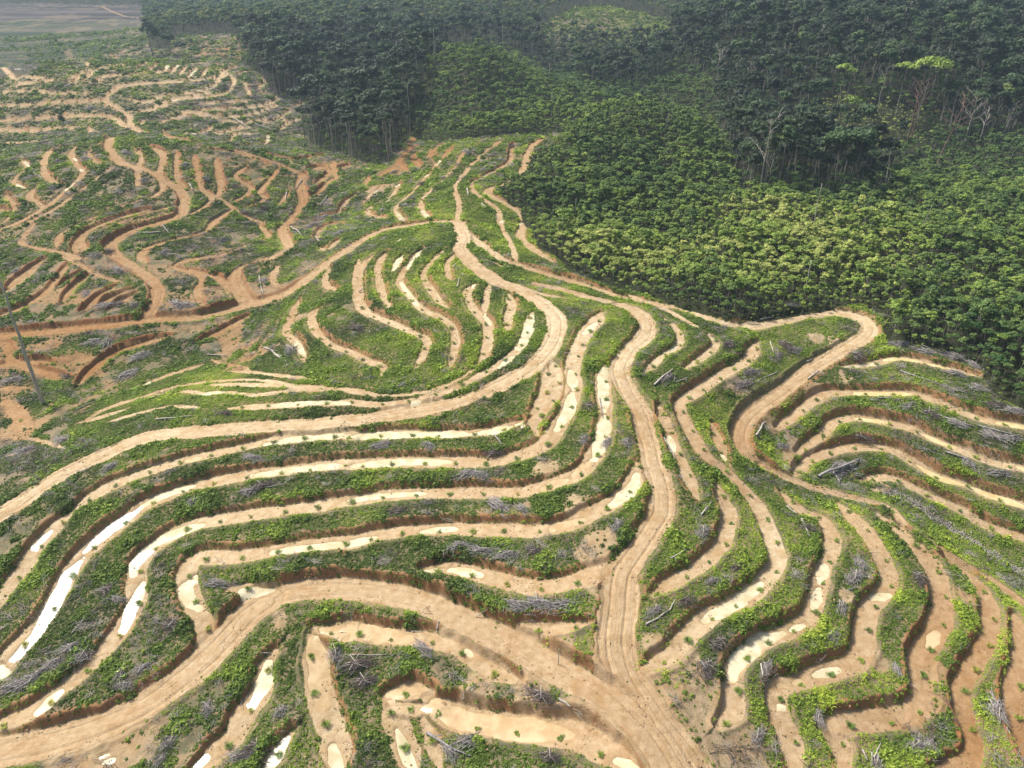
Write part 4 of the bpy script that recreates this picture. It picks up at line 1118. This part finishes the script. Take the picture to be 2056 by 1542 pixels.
for i in np.nonzero(solo)[0]:
    kd, px, py = TK[i], PX[i], PY[i]
    if kd == 0:
        if px > 1760: lb, gp_ = 'bushy green young tree on the slope right of the road bend', 'young trees right of the road bend'
        elif TTI[i] > 0.62: lb, gp_ = 'pale yellow-green young tree at the forest edge above the ridge road', 'pale young trees above the ridge road'
        else: lb, gp_ = 'mid-green young tree at the forest edge above the ridge road', 'mid-green young trees above the ridge road'
        nm, pr = 'young_tree', YP[TV[i]]
    else:
        if px < 860: lb, gp_ = 'dark tall tree at the old forest edge behind the left hills', 'tall trees behind the left hills'
        else: lb, gp_ = 'dark tall tree in the gully behind the pale young forest', 'tall trees in the forest gully'
        nm, pr = 'forest_tree', TP[TV[i]]
    t = thing(nm, lb, 'tree', (TX[i], TY[i], TZ[i] - 0.2), TRo[i], TS[i], gp_)
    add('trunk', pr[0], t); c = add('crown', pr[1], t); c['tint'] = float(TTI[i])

# ------------------------------------------------------------------ district words used in labels
def district(px, py):
    if py < 275 and px < 640: return 'on the far left hill'
    if px < 640 and py < 640 and px < 700 - 0.3 * (py - 275): return 'on the reddish left mound'
    if py < 452: return 'on the slope below the far forest edge'
    if px > 1470 and py < 1000 - 0.0 * px and px > 1500 and py > 690: return 'on the terraces right of the road bend'
    if px > 1240 and py < 1020: return 'on the strips between the two ridge roads'
    if px > 1290: return 'on the lower right terraces'
    if py < 800 and px > 560: return 'on the knoll inside the curving road'
    if py < 860: return 'on the low slope above the pale road'
    if py > 1150 and (py > 1240 or px > 600) and py > 1560 - 0.62 * px and py > 1150 + 0.35 * max(0, px - 850): return 'on the strips below the rutted front road'
    return 'on the long front terraces'

# ------------------------------------------------------------------ young oil palms along the treads
def palm_mesh(k):
    rg = np.random.default_rng(400 + k); V, F, LC = [], [], []; o = 0
    nf = int(rg.integers(8, 12))
    for i in range(nf):
        a = 2 * math.pi * i / nf + rg.uniform(-0.25, 0.25); L = rg.uniform(0.9, 1.5); up = rg.uniform(0.7, 1.35)
        t = np.linspace(0, 1, 9); ca, sa = math.cos(a), math.sin(a)
        rx = L * (0.12 + 0.88 * t) * math.cos(up * 0.75) ; rz = 0.15 + L * up * 0.75 * t - 0.95 * L * t ** 2.4 * rg.uniform(0.35, 0.8)
        sp = np.stack([ca * rx, sa * rx, rz], 1); sd = np.array([-sa, ca, 0])
        lc = rg.uniform(0.2, 0.9)
        for q in range(8):                              # leaflets, two per joint, and the midrib
            for s_ in (-1, 1):
                w_ = 0.34 * math.sin(math.pi * (0.18 + 0.75 * t[q])) * L
                tip = sp[q] + s_ * sd * w_ + (sp[q + 1] - sp[q]) * 1.5 - [0, 0, 0.22 * w_]
                V += [sp[q], sp[q] + (sp[q + 1] - sp[q]) * 0.75, tip + (sp[q + 1] - sp[q]) * 0.15, tip]; F.append((o, o + 1, o + 2, o + 3)); o += 4; LC.append(lc)
    tv, tq, tt = tube([(0, 0, -0.15), (0, 0, 0.2)], [0.09, 0.13], 6)
    F = np.vstack([np.array(F), tq + o]); LC += [0.1] * len(tq)
    return new_mesh('oil_palm', np.vstack([np.array(V), tv]), [F], [M_PALM], lc=LC)
PALMS = [palm_mesh(k) for k in range(6)]
cand = []
rg = np.random.default_rng(17)
for ln in LN:
    if ln['kind'] != 'T' or ln['w'] < 1.35: continue
    L, s = ln['L'], ln['s']
    if np.median(np.hypot(L[:, 0], L[:, 1])) > 420: continue
    t = np.arange(4, s[-1], 8.2) + rg.uniform(-0.8, 0.8, len(np.arange(4, s[-1], 8.2)))
    x = np.interp(t, s, L[:, 0]); y = np.interp(t, s, L[:, 1]); x2 = np.interp(t + 0.5, s, L[:, 0]); y2 = np.interp(t + 0.5, s, L[:, 1])
    d = np.stack([x2 - x, y2 - y], 1); d /= np.linalg.norm(d, axis=1)[:, None] + 1e-9; off = -ln['u'] * ln['w'] * 0.35
    x = x - d[:, 1] * off; y = y + d[:, 0] * off
    for a, b in zip(x, y): cand.append((a, b))
cand = np.array(cand); cz = sample(Z, cand[:, 0], cand[:, 1]); px, py = topix(cand[:, 0], cand[:, 1], cz)
m = (px > 5) & (px < 2050) & (py > 300) & (py < 1535); cand, cz, px, py = cand[m], cz[m], px[m], py[m]
od = np.argsort(np.hypot(cand[:, 0], cand[:, 1]))[:295]; print('palms', len(cand))
for i in od:
    dn_ = district(px[i], py[i])
    o = add('oil_palm', PALMS[rg.integers(6)]); o.location = (*cand[i], cz[i]); s_ = rg.uniform(0.6, 1.1); o.scale = (s_,) * 3; o.rotation_euler = (rg.normal() * 0.08, rg.normal() * 0.08, rg.uniform(0, 6.28))
    o['label'] = 'small young oil palm planted in the mud ' + dn_; o['category'] = 'palm'; o['group'] = 'oil palms ' + dn_; o['tint'] = float(np.clip(rg.normal(0.65, 0.22), 0, 1))

# ------------------------------------------------------------------ brush piles
PILE = []
for k in range(8):
    rg2 = np.random.default_rng(500 + k)
    v, f = sticks(rg2, 90, (1.5, 0.7), 0.8, 3.6, 0.02, 0.07, 0.0, 0.7, 0.45 if k % 2 else 0.9)
    me = new_mesh('sticks', v, f, [(M_DEAD, M_DEAD, M_DEAD3, M_DEAD)[k % 4]]); 
    v, f = sticks(rg2, 5, (1.1, 0.5), 1.8, 4.0, 0.05, 0.10, 0.0, 1.0, 0.5)
    PILE.append((me, new_mesh('pale_branch', v, f, [M_DEAD2])))
PILES = """H 300,40,1 900,20,1.3 1030,35,1 660,245,1 800,275,1.2 950,290,1.2 1100,265,1 1010,610,1.1 1150,600,1.2 1280,590,1 1590,120,.9 60,940,1.4 110,1040,1.2 450,850,1 710,1390,1 600,1450,1 1200,1480,1 1150,1140,1.2 1800,620,.8
G 430,830,1 720,980,1 1010,700,1 340,930,1 230,1000,1.2 110,1060,1.2 500,880,1.2 640,490,1 700,560,.9 1660,1220,.9 1000,1400,1.2 1500,1440,1.2 1430,1490,1 1290,460,1 850,950,.9 740,1060,.9 950,1500,1 1230,1190,.9 1980,880,1
I 160,170,.9 200,450,.9 60,570,1 260,810,1 180,960,1 530,980,.9 1050,440,1.3 1090,350,1 760,130,1 910,770,.9 980,600,.8 1430,440,1 1880,1210,1.3 1400,1430,1 1480,1430,1 1180,1520,1.2 830,1230,1 480,1360,.8 350,370,.7 1300,980,.8
F 400,800,1.7 430,730,1.4 1070,640,1.5 640,570,1.5 600,630,1.2 690,600,1.3 1100,1110,1.2 980,1290,1.6 950,1330,1.2 1650,740,1.2 1780,820,1.4 1500,980,1.3 1650,1040,1.3 1850,1100,1.5 1980,1120,1.2 1720,1270,1.3 1900,1330,1.4 1330,570,1.2 1480,620,1.6 1640,640,1.6 1760,700,1.2 1900,930,1.4 2010,980,1.4 310,570,1.1 1380,930,1.2 620,1170,1.1 680,340,1
E 700,1340,1.2 780,1350,1.2 1420,940,1 1640,1150,1 890,1510,1.2 480,1170,1.1 200,1160,1.1 860,1200,1.1 1390,1130,.9 1870,770,1.2 60,470,1.3 330,800,.7 1530,1130,.9
D 570,50,1.6 700,130,1.5 1050,330,1.8 1110,340,1.4 570,550,1.5 630,570,1.5 840,630,1.5 760,740,1.6 700,330,1.2 620,350,1.2 800,340,1.2 1720,610,1.3 510,270,1.2 230,180,1.3 100,140,1.2 80,770,1.3 400,750,1.4 380,1130,1.5 150,1190,1.5 1340,970,1 1560,190,1 1500,1240,1 650,1290,1 1480,1430,1 1550,1400,1 1150,1490,1
A 2000,1380,1.6 970,1490,1.6 1450,1260,1.6 700,1130,1.5 1560,1230,1.4 1320,1420,1.5 640,1480,1.5 850,1080,1.4 340,960,1.5 510,940,1.4 600,930,1.4 740,900,1.6 1090,980,1.4 1220,1060,1.4 1380,1100,1.3 180,1050,1.4 310,1110,1.4 1910,1280,1.6 1850,1330,1.5 1740,640,2 1660,600,2 1500,520,2 1600,700,2 1320,520,2 400,510,2 540,640,2
B 900,945,1.4 830,990,1.4 790,1010,1.2 960,860,1.3 700,910,1.3 650,970,1.2 380,1180,1.2 340,1220,1.2 560,1050,1.2 430,1100,1.2 200,1250,1.3 800,820,1.6 270,1020,1.3"""
def parse3(s):
    out, c = [], 'N'
    for t in s.split():
        if t.isalpha(): c = t; continue
        a, b, w_ = (float(v) for v in t.split(',')); out.append((CROP[c][0] + a / 2.937, CROP[c][1] + b / 2.937, w_))
    return np.array(out)
pl = parse3(PILES); g_ = ground(pl[:, :2])
TD = ln_all = np.vstack([np.column_stack([l['L'], np.arctan2(*np.gradient(l['L'], axis=0).T[::-1])]) for l in LN if len(l['L']) > 1])
rg = np.random.default_rng(23)
for i, (gx, gy, _) in enumerate(g_):
    k = np.argmin((TD[:, 0] - gx) ** 2 + (TD[:, 1] - gy) ** 2); a = TD[k, 2] + rg.normal() * 0.35
    dn_ = district(*pl[i, :2])
    z_ = float(sample(Z, gx, gy))
    big = pl[i, 2] >= 1.45
    lb = ('large tangled heap of grey cut branches lying ' if big else 'low heap of grey dead branches lying ') + dn_
    t = thing('brush_pile', lb, 'brush pile', (gx, gy, z_ + 0.12), a, pl[i, 2] * rg.uniform(0.85, 1.1), ('large brush piles ' if big else 'brush piles ') + dn_)
    v = PILE[rg.integers(8)]; add('sticks', v[0], t); add('pale_branch', v[1], t)

# ------------------------------------------------------------------ logs, seen one by one
LOGS = """D 920,1012 1140,988 .22 p|D 1430,500 1510,415 .25 d|D 1225,627 1340,628 .22 p|D 450,950 560,903 .14 d|D 1560,590 1700,655 .3 p|D 1620,625 1690,670 .3 p|F 1320,725 1600,822 .3 d|F 1600,822 1720,860 .2 d|F 470,1135 530,1035 .28 p|F 780,778 845,722 .25 p|F 440,800 600,730 .22 p|F 560,550 580,620 .22 p|F 1190,888 1400,892 .16 d|F 840,1350 1080,1250 .42 d|F 930,1320 970,1380 .3 d|F 1590,1205 1740,1262 .28 d|F 1540,985 1760,1060 .28 d|F 500,410 580,394 .25 d|F 1380,592 1480,594 .25 d|F 1780,1050 2040,1120 .24 d|F 1860,1110 1990,1180 .2 d|F 180,1542 250,1460 .14 p
I 740,90 790,190 .26 p|I 650,10 715,65 .2 p|I 150,60 205,-5 .2 p|H 1750,705 1890,620 .2 p|H 1890,620 1925,555 .13 p|H 1895,325 1990,270 .15 p|H 0,890 250,880 .1 p|H 1010,597 1385,575 .13 d|H 1280,640 1455,652 .1 d|H 1240,1155 1312,1195 .26 p|H 800,540 830,620 .1 p|H 745,632 825,614 .09 p|H 370,725 440,722 .08 p|H 520,727 532,690 .22 p|A 1375,702 1480,770 .4 p|A 1500,732 1640,782 .45 d|A 200,1022 260,1060 .3 d|A 960,1335 1000,1382 .3 d|A 820,1382 955,1374 .4 p|A 1720,1355 1785,1400 .35 p|A 1868,1400 1892,1450 .35 p|D 1528,160 1550,285 .25 p|B 700,1118 707,1158 .4 p|B 785,1205 812,1235 .3 p
E 1800,810 1910,718 .3 p|E 640,232 655,180 .18 p|E 1245,620 1312,613 .18 p|E 615,122 632,98 .2 p|E 60,250 100,230 .22 d|G 1505,888 1600,860 .13 p|G 1580,1362 1685,1328 .11 p|G 408,825 426,872 .24 p|G 425,752 520,640 .16 d|G 636,532 668,445 .1 p|G 655,1065 725,955 .1 d|H 460,1340 620,1440 .3 d|H 615,1435 725,1480 .2 d|H 670,1130 722,1090 .1 p|I 1098,1440 1132,1505 .2 p|I 148,920 205,1020 .2 d|I 500,945 512,1020 .18 p|I 1170,1485 1210,1400 .12 p|I 1395,1400 1432,1490 .13 p|I 1425,1385 1450,1470 .12 p|I 1310,1000 1430,1080 .1 d|I 1640,1150 1560,1070 .09 d|I 1940,1330 2056,1520 .12 p
F 0,800 80,770 .15 d|E 1480,870 1500,990 .12 d|D 1410,1440 1680,1395 .12 d|D 1080,1500 1180,1490 .12 d|E 1860,1120 1935,1240 .2 d|E 860,1110 905,1170 .2 d|A 1690,1130 1680,1190 .3 p|A 1930,1160 1890,1220 .3 d|A 1780,1060 1740,1110 .3 p|A 1120,1095 1140,1130 .4 p"""
for row in LOGS.replace('\n', '|').split('|'):
    if not row.strip(): continue
    tk = row.split(); p = P(' '.join(tk[:3])); g2 = ground(p); r_ = float(tk[3])
    z2 = sample(Z, g2[:, 0], g2[:, 1]) + r_ * 0.7 + 0.22
    rg2 = np.random.default_rng(int(p[0, 0] * 7 + p[0, 1])); c = np.array([*(g2[0, :2] + g2[1, :2]) / 2, (z2[0] + z2[1]) / 2])
    a, b = np.array([*g2[0, :2], z2[0]]) - c, np.array([*g2[1, :2], z2[1]]) - c; Ln = np.linalg.norm(b - a)
    n_ = 5; pts = [a + (b - a) * t + rg2.normal(size=3) * Ln * 0.012 * (0 < t < 1) for t in np.linspace(0, 1, n_)]
    parts = [tube(pts, [r_ * (1.1 - 0.5 * t) for t in np.linspace(0, 1, n_)], 7)]
    br = []
    for q in range(int(rg2.integers(1, 4))):
        s_ = pts[rg2.integers(1, 4)]; d_ = rg2.normal(size=3) * [1, 1, 0.25] + (b - a) / Ln; d_ /= np.linalg.norm(d_); e_ = s_ + d_ * Ln * rg2.uniform(0.12, 0.3)
        br.append(tube([s_, (s_ + e_) / 2 + rg2.normal(size=3) * 0.08, e_], [r_ * 0.4, r_ * 0.3, r_ * 0.12], 4))
    dn_ = district(*p.mean(0)); hue = 'pale bleached' if tk[4] == 'p' else 'grey weathered'
    size = 'long' if Ln > 9 else 'short'
    t = thing('fallen_log', f'{size} {hue} fallen log lying {dn_}', 'log', tuple(c), 0, 1, f'{size} {hue} logs {dn_}')
    v, f = join(parts); mt = M_DEAD2 if tk[4] == 'p' else M_DEAD
    add('trunk', new_mesh('log_trunk', v, [x_ for x_ in f if len(x_)], [mt], smooth=True), t)
    v, f = join(br); add('branch', new_mesh('log_branch', v, [x_ for x_ in f if len(x_)], [mt], smooth=True), t)

# ------------------------------------------------------------------ standing dead trees and single living trees
def height_to(base, ytop):
    """metres a vertical stem must have for its tip to reach photo row ytop"""
    k = (771 - ytop) / FPX; x_, y_, z_ = base       # k = (y*sp + Z*cp)/(y*cp - Z*sp)
    Zc = (k * y_ * cp - y_ * sp_) / (cp + k * sp_); return Zc + CAMZ - z_
# base x,y ; top y ; lift of base (m) ; radius ; style ; words
SN = """N 87,811 556 0 .58 pole|tall bare grey trunk standing alone on the low slope left of the pale road
F 785,155 70 7 .3 pole|short broken grey snag standing in the pale young forest above the road bend
C 805,1380 1080 7 .22 pole|thin tall pale snag rising from the pale young forest on the right
C 1430,1370 1210 7 .16 pole|thin leaning pale snag in the young forest near the right edge
C 1825,1210 1140 7 .16 pole|short thin snag in the young forest at the far right
C 505,1080 700 9 .34 bare|big pale dead tree with a spreading bare crown in the dark forest gully
C 555,1060 880 9 .26 bare|smaller grey dead tree beside the big pale one in the gully
C 440,940 760 9 .22 pole|thin pale trunk left of the spreading dead tree in the gully
C 1545,950 560 9 .55 bareR|huge reddish dead tree leaning with a forked bare crown at the right
C 1390,740 470 9 .5 bareR|reddish bare trunk under the yellow-green umbrella crown
C 1410,735 500 9 .4 bareR|second reddish bare trunk beside the yellow-green umbrella tree
C 1720,790 560 9 .36 bare|pale dead tree with feathery crown right of the huge reddish tree
C 1805,790 640 9 .34 bare|low white dead tree with many crooked bare limbs at the right
C 1950,760 600 9 .34 bare|pale bare tree close to the right edge of the forest clearing
C 245,470 285 16 .4 bare|pale dead tree in front of the dark forest with a short crooked crown
C 460,500 390 16 .34 bare|grey dead tree with twiggy crown in the dark forest wall
C 403,490 415 16 .4 pole|short pale broken trunk left of the twiggy dead tree
C 800,890 800 9 .3 pole|curved pale stump in the tall growth of the gully
B 1197,672 558 6 .42 pole|broken white trunk standing alone in the green valley behind the cleared ridge
B 1184,458 372 8 .42 pole|white broken snag on the crest of the green hill
B 906,458 395 8 .26 pole|thin pale snag on the green hillside left of the crest snag
B 755,555 505 8 .24 pole|small pale snag low on the green hillside
B 1338,1228 1170 6 .24 pole|small pale snag in the green trees right of the cleared ridge
B 365,790 500 2 .34 pole|tall thin pale trunk beside the red earth at the dark forest edge
B 180,662 520 12 .36 pole|tall pale trunk in the dark forest behind the left hills
B 288,500 385 14 .34 pole|pale trunk high in the dark forest left of the green hill
B 495,280 160 14 .4 pole|pale slim trunk in the far dark forest above the green hill
B 505,285 170 14 .36 pole|second slim pale trunk just right of its twin above the green hill
B 908,245 150 14 .4 pole|slim pale trunk in the far dark band right of the hilltop
B 945,240 145 14 .36 pole|bright slim trunk in the far dark band, next to a similar one
B 1210,330 180 14 .34 bare|grey bare-limbed tree in the dark valley behind the crest snag
A 1780,622 508 2 .34 pole|pale bare trunk at the dark forest foot behind the far left hill
A 1870,592 495 4 .34 pole|second pale bare trunk at the dark forest foot, right of the first
A 1690,952 925 0 .3 pole|short burnt stump standing on the reddish left mound
H 1237,905 838 0 .1 pole|short grey stick standing upright beside the front road junction
I 2000,1500 1380 0 .08 pole|thin bare sapling stem standing by the lower right corner
D 1668,288 255 0 .1 pole|small dark post standing beside the road above the culvert
D 465,440 410 0 .1 pole|tiny bare sapling on the bank above the left road"""
for row in SN.split('\n'):
    a, lb = row.split('|'); tk = a.split(); p = P(' '.join(tk[:2])); yt = float(tk[2])
    if tk[0] != 'N': yt = CROP[tk[0]][1] + yt / 2.937
    lift, r_, st = float(tk[3]), float(tk[4]), tk[5]
    g2 = ground(p, lift)[0]; z0 = float(sample(Z, g2[0], g2[1])); h = height_to((g2[0], g2[1], z0), yt)
    rg2 = np.random.default_rng(int(p[0, 0] * 3 + p[0, 1])); far_ = np.hypot(g2[0], g2[1])
    t = thing('dead_tree', lb, 'dead tree', (g2[0], g2[1], z0), 0, 1)
    mt = M_RED if st == 'bareR' else M_DEAD2
    n_ = 7; pts = [np.array([rg2.normal() * 0.004 * h * (i > 0), rg2.normal() * 0.004 * h * (i > 0), -0.5 + (h + 0.5) * i / n_]) for i in range(n_ + 1)]
    if 'leaning' in lb and p[0, 0] > 100:
        for i in range(n_ + 1): pts[i][0] += h * 0.16 * (i / n_) ** 1.2
    if st == 'pole': rads = [r_ * (1.2 - 0.75 * i / n_) for i in range(n_ + 1)]
    else: rads = [r_ * (1.2 - 1.0 * i / n_) for i in range(n_ + 1)]
    v, q, tr_ = tube(pts, rads, 7); add('trunk', new_mesh('dead_trunk', v, [q, tr_], [mt], smooth=True), t)
    if st != 'pole':
        for j in range(9):
            f_ = 0.52 + 0.46 * j / 9; s_ = pts[0] + (pts[-1] - pts[0]) * f_; s_ = np.array([np.interp(f_, np.linspace(0, 1, n_ + 1), [pp[c] for pp in pts]) for c in range(3)])
            an = rg2.uniform(0, 6.28); Lb = h * rg2.uniform(0.14, 0.26) * (1.3 - f_ * 0.5); e1 = s_ + np.array([math.cos(an) * 0.5, math.sin(an) * 0.5, 0.4]) * Lb; e2 = e1 + np.array([math.cos(an + 0.5) * 0.5, math.sin(an + 0.5) * 0.5, 0.45]) * Lb
            parts = [tube([s_, e1, e2], [r_ * 0.5, r_ * 0.32, r_ * 0.14], 4)]
            for q_ in range(5):
                b_ = an + rg2.uniform(-1.3, 1.3); s2 = s_ + (e1 - s_) * rg2.uniform(0.3, 1) if q_ < 2 else e1 + (e2 - e1) * rg2.uniform(0, 1)
                e_ = s2 + np.array([math.cos(b_), math.sin(b_), rg2.uniform(-0.1, 1)]) * Lb * rg2.uniform(0.25, 0.6); parts.append(tube([s2, (s2 + e_) / 2 + rg2.normal(size=3) * 0.15, e_], [r_ * 0.2, r_ * 0.15, r_ * 0.07], 3))
            v, f = join(parts); add('limb', new_mesh('dead_limb', v, [x_ for x_ in f if len(x_)], [mt]), t)
# slim pale trunks that stand out of the old forest
rg = np.random.default_rng(77); TP_ = []
for k in range(6):
    v, f = trunk_geo(np.random.default_rng(800 + k), 27 + k, 0.30, 0.035, 4, 0.72, 0.12, twig=2); TP_.append(new_mesh('slim_trunk', v, [x_ for x_ in f if len(x_)], [M_DEAD2], smooth=True))
bx, by = jitter_grid(7.0, -300, 500, 420, 1050, rg)
edge_n = inside(FTALL, bx, by) & ~(inside(FTALL, bx, by - 22)); pk = np.nonzero(edge_n & in_frame(bx, by, 20, -20) & (rg.random(len(bx)) < 0.55))[0][:110]
for i in pk:
    ppx = topix(bx[i], by[i], base_h(bx[i], by[i]))[0]; side = ('behind the left hills' if ppx < 850 else 'behind the green hill' if ppx < 1300 else 'beside the right clearing')
    o = add('bare_trunk', TP_[int(rg.integers(6))]); o.location = (bx[i], by[i] - 3, float(sample(Z, bx[i], by[i]))); s_ = rg.uniform(0.6, 1.0); o.scale = (s_,) * 3; o.rotation_euler = (rg.normal() * 0.05, rg.normal() * 0.05, rg.uniform(0, 6.28))
    o['label'] = 'slim pale bare trunk standing at the old forest edge ' + side; o['category'] = 'tree'; o['group'] = 'slim pale trunks ' + side
# living trees one can point at : base, top row, lift, crown rx, rz, tint, trunk radius, words
LT = """A 905,335 100 0 10 13 .1 .8 |big dark tree standing alone at the forest corner behind the far left hill|n
A 945,320 150 0 8 10 .3 .4 |greyish green tree right of the big lone dark tree|n
A 1010,335 180 0 8 8 .3 .4 |rounded green tree second to the right of the big lone dark tree|n
A 1080,350 240 0 7 5 .2 .3 |low dark bushy tree on the far hill flank|n
A 1150,350 270 0 6 4 .2 .3 |low bushy tree left of the red terraces on the far hill|n
A 400,838 665 0 2.6 5.0 .35 .28 |slim dark tree standing alone among the far left terraces|n
A 1120,255 220 0 3 3 .3 .2 |tiny round tree on the top of the farthest cleared hill|n
C 1455,620 345 10 15 4 .92 .5 |tall tree with a wide flat yellow-green crown above the clearing|f
C 1320,590 370 10 9 3 1 .34 |tall slim tree with yellow-green crown left of the widest one|f
C 1215,565 285 12 7 5 .45 .4 |tall pale trunk tree with thin brownish crown behind the clearing|f
C 975,530 375 12 6 2.4 .95 .32 |slim tree with small yellow tuft crown in front of the dark forest wall|f
C 1015,545 400 12 4 2 .95 .3 |second slim yellow-tufted tree in front of the dark forest wall|f
C 1960,620 430 12 9 6 .35 .45 |large rounded tree at the right edge of the forest clearing|f
C 660,115 110 14 5 4 .8 .3 |bright green crown standing out of the far dark forest|f
C 1060,600 560 6 7 4 .6 .4 |green tree in the middle of the vine covered clearing|f
C 1135,760 600 6 4 7 .1 .4 |dark vine covered tree in the clearing|f
C 1000,830 650 6 4 7 .25 .4 |vine covered leaning tree left of the dark one in the clearing|f
C 1310,850 690 6 5 6 .1 .4 |dark round tree at the right side of the clearing|f
C 580,590 460 10 8 5 .3 .4 |broad dark tree left of the clearing|f
C 690,570 500 8 6 4 .75 .35 |light green rounded tree at the left end of the clearing|f
B 1850,640 455 10 4 2 .5 .2 |thin tall pale trunk with a wisp of leaves, leftmost of a small cluster|f
B 1880,720 455 8 5 2 .5 .22 |tallest thin pale tree of the small cluster right of the green hill|f
B 1910,660 460 9 4 2 .5 .2 |thin pale tree at the right of the small cluster|f
B 345,780 600 2 4 5 .55 .3 |green tree at the forest foot beside the red earth|f
B 80,330 200 14 8 6 .3 .4 |large dark crown above the forest behind the left hills|f
B 480,180 95 14 11 7 .05 .5 |massive dark crown topping the far forest ridge|f
F 1300,440 290 3 3.4 3.4 .7 .2 |young tree with layered leaves beside the outer road bend|n"""
for row in LT.split('\n'):
    a, lb, kd = row.split('|'); tk = a.split(); p = P(' '.join(tk[:2])); yt = CROP[tk[0]][1] + float(tk[2]) / 2.937
    lift, rx, rz, ti, r_ = (float(v) for v in tk[3:8]); g2 = ground(p, lift)[0]; z0 = float(sample(Z, g2[0], g2[1])); h = max(height_to((g2[0], g2[1], z0), yt), 4)
    rg2 = np.random.default_rng(int(p[0, 0] * 5 + p[0, 1]))
    t = thing('tree', lb, 'tree', (g2[0], g2[1], z0))
    v, f = trunk_geo(rg2, h * 0.93, r_, 0.02, 7, 0.6 if rz < 4 else 0.45, 0.2 if kd == 'n' else 0.26, twig=2)
    add('trunk', new_mesh('tree_trunk', v, [x_ for x_ in f if len(x_)], [M_PALE if ti > 0.3 else M_BARK], smooth=True), t)
    v, f, lc = crown_geo(rg2, rx, rz, h - rz * 0.95, 26 if rx > 3 else 14, 55, min(1.2, rx * 0.16 + 0.15), flat=0.6 if rz < 3.3 else 0, lobe_r=0.34 if rx > 3 else 0.5)
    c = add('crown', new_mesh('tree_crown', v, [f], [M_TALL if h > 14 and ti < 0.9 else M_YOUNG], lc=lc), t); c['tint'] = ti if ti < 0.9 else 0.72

# ------------------------------------------------------------------ stream bed of grey stones and small pools
STREAM = ground(P("F 1260,1440 1400,1490 I 1500,50 1600,110 1700,170 1790,230 1880,290 1960,350 2056,400 2200,500")); SL, SS = smooth_line(STREAM)
rk = []
rg = np.random.default_rng(31)
for k in range(1500):
    t = rg.uniform(0, SS[-1]); c = np.array([np.interp(t, SS, SL[:, 0]), np.interp(t, SS, SL[:, 1])]) + rg.normal(size=2) * 0.9; s_ = rg.uniform(0.12, 0.5)
    d = rg.normal(size=(6, 3)); oc = np.array([[1, 0, 0], [-1, 0, 0], [0, 1, 0], [0, -1, 0], [0, 0, .7], [0, 0, -.7]]) * s_ * rg.uniform(0.7, 1.3, (6, 1)) + d * 0.05
    rk.append((oc + [*c, float(sample(Z, *c)) + 0.1], [], [(0, 2, 4), (2, 1, 4), (1, 3, 4), (3, 0, 4), (2, 0, 5), (1, 2, 5), (3, 1, 5), (0, 3, 5)]))
v, f = join(rk); add('stream_stones', new_mesh('stream_stones', v, [x_ for x_ in f if len(x_)], [M_STONE]), kind='stuff', label='grey stones in the stream bed below the right road')

# ------------------------------------------------------------------ the air
def build_haze():
    bm = bmesh.new(); bmesh.ops.create_cube(bm, size=1)
    for v in bm.verts: v.co = Vector((v.co.x * 9600, v.co.y * 9600 + 600, (v.co.z + 0.5) * 190 - 50))
    me = bpy.data.meshes.new('haze'); bm.to_mesh(me); bm.free()
    m = bpy.data.materials.new('haze_air'); m.use_nodes = True; t = m.node_tree; t.nodes.clear()
    o_ = t.nodes.new('ShaderNodeOutputMaterial'); v = t.nodes.new('ShaderNodeVolumePrincipled')
    v.inputs['Color'].default_value = (0.64, 0.82, 1.0, 1); v.inputs['Density'].default_value = 0.00009; v.inputs['Anisotropy'].default_value = 0.2
    t.links.new(v.outputs[0], o_.inputs['Volume']); me.materials.append(m)
    add('haze', me, kind='stuff', label='thin bluish haze over the far forest')
build_haze()
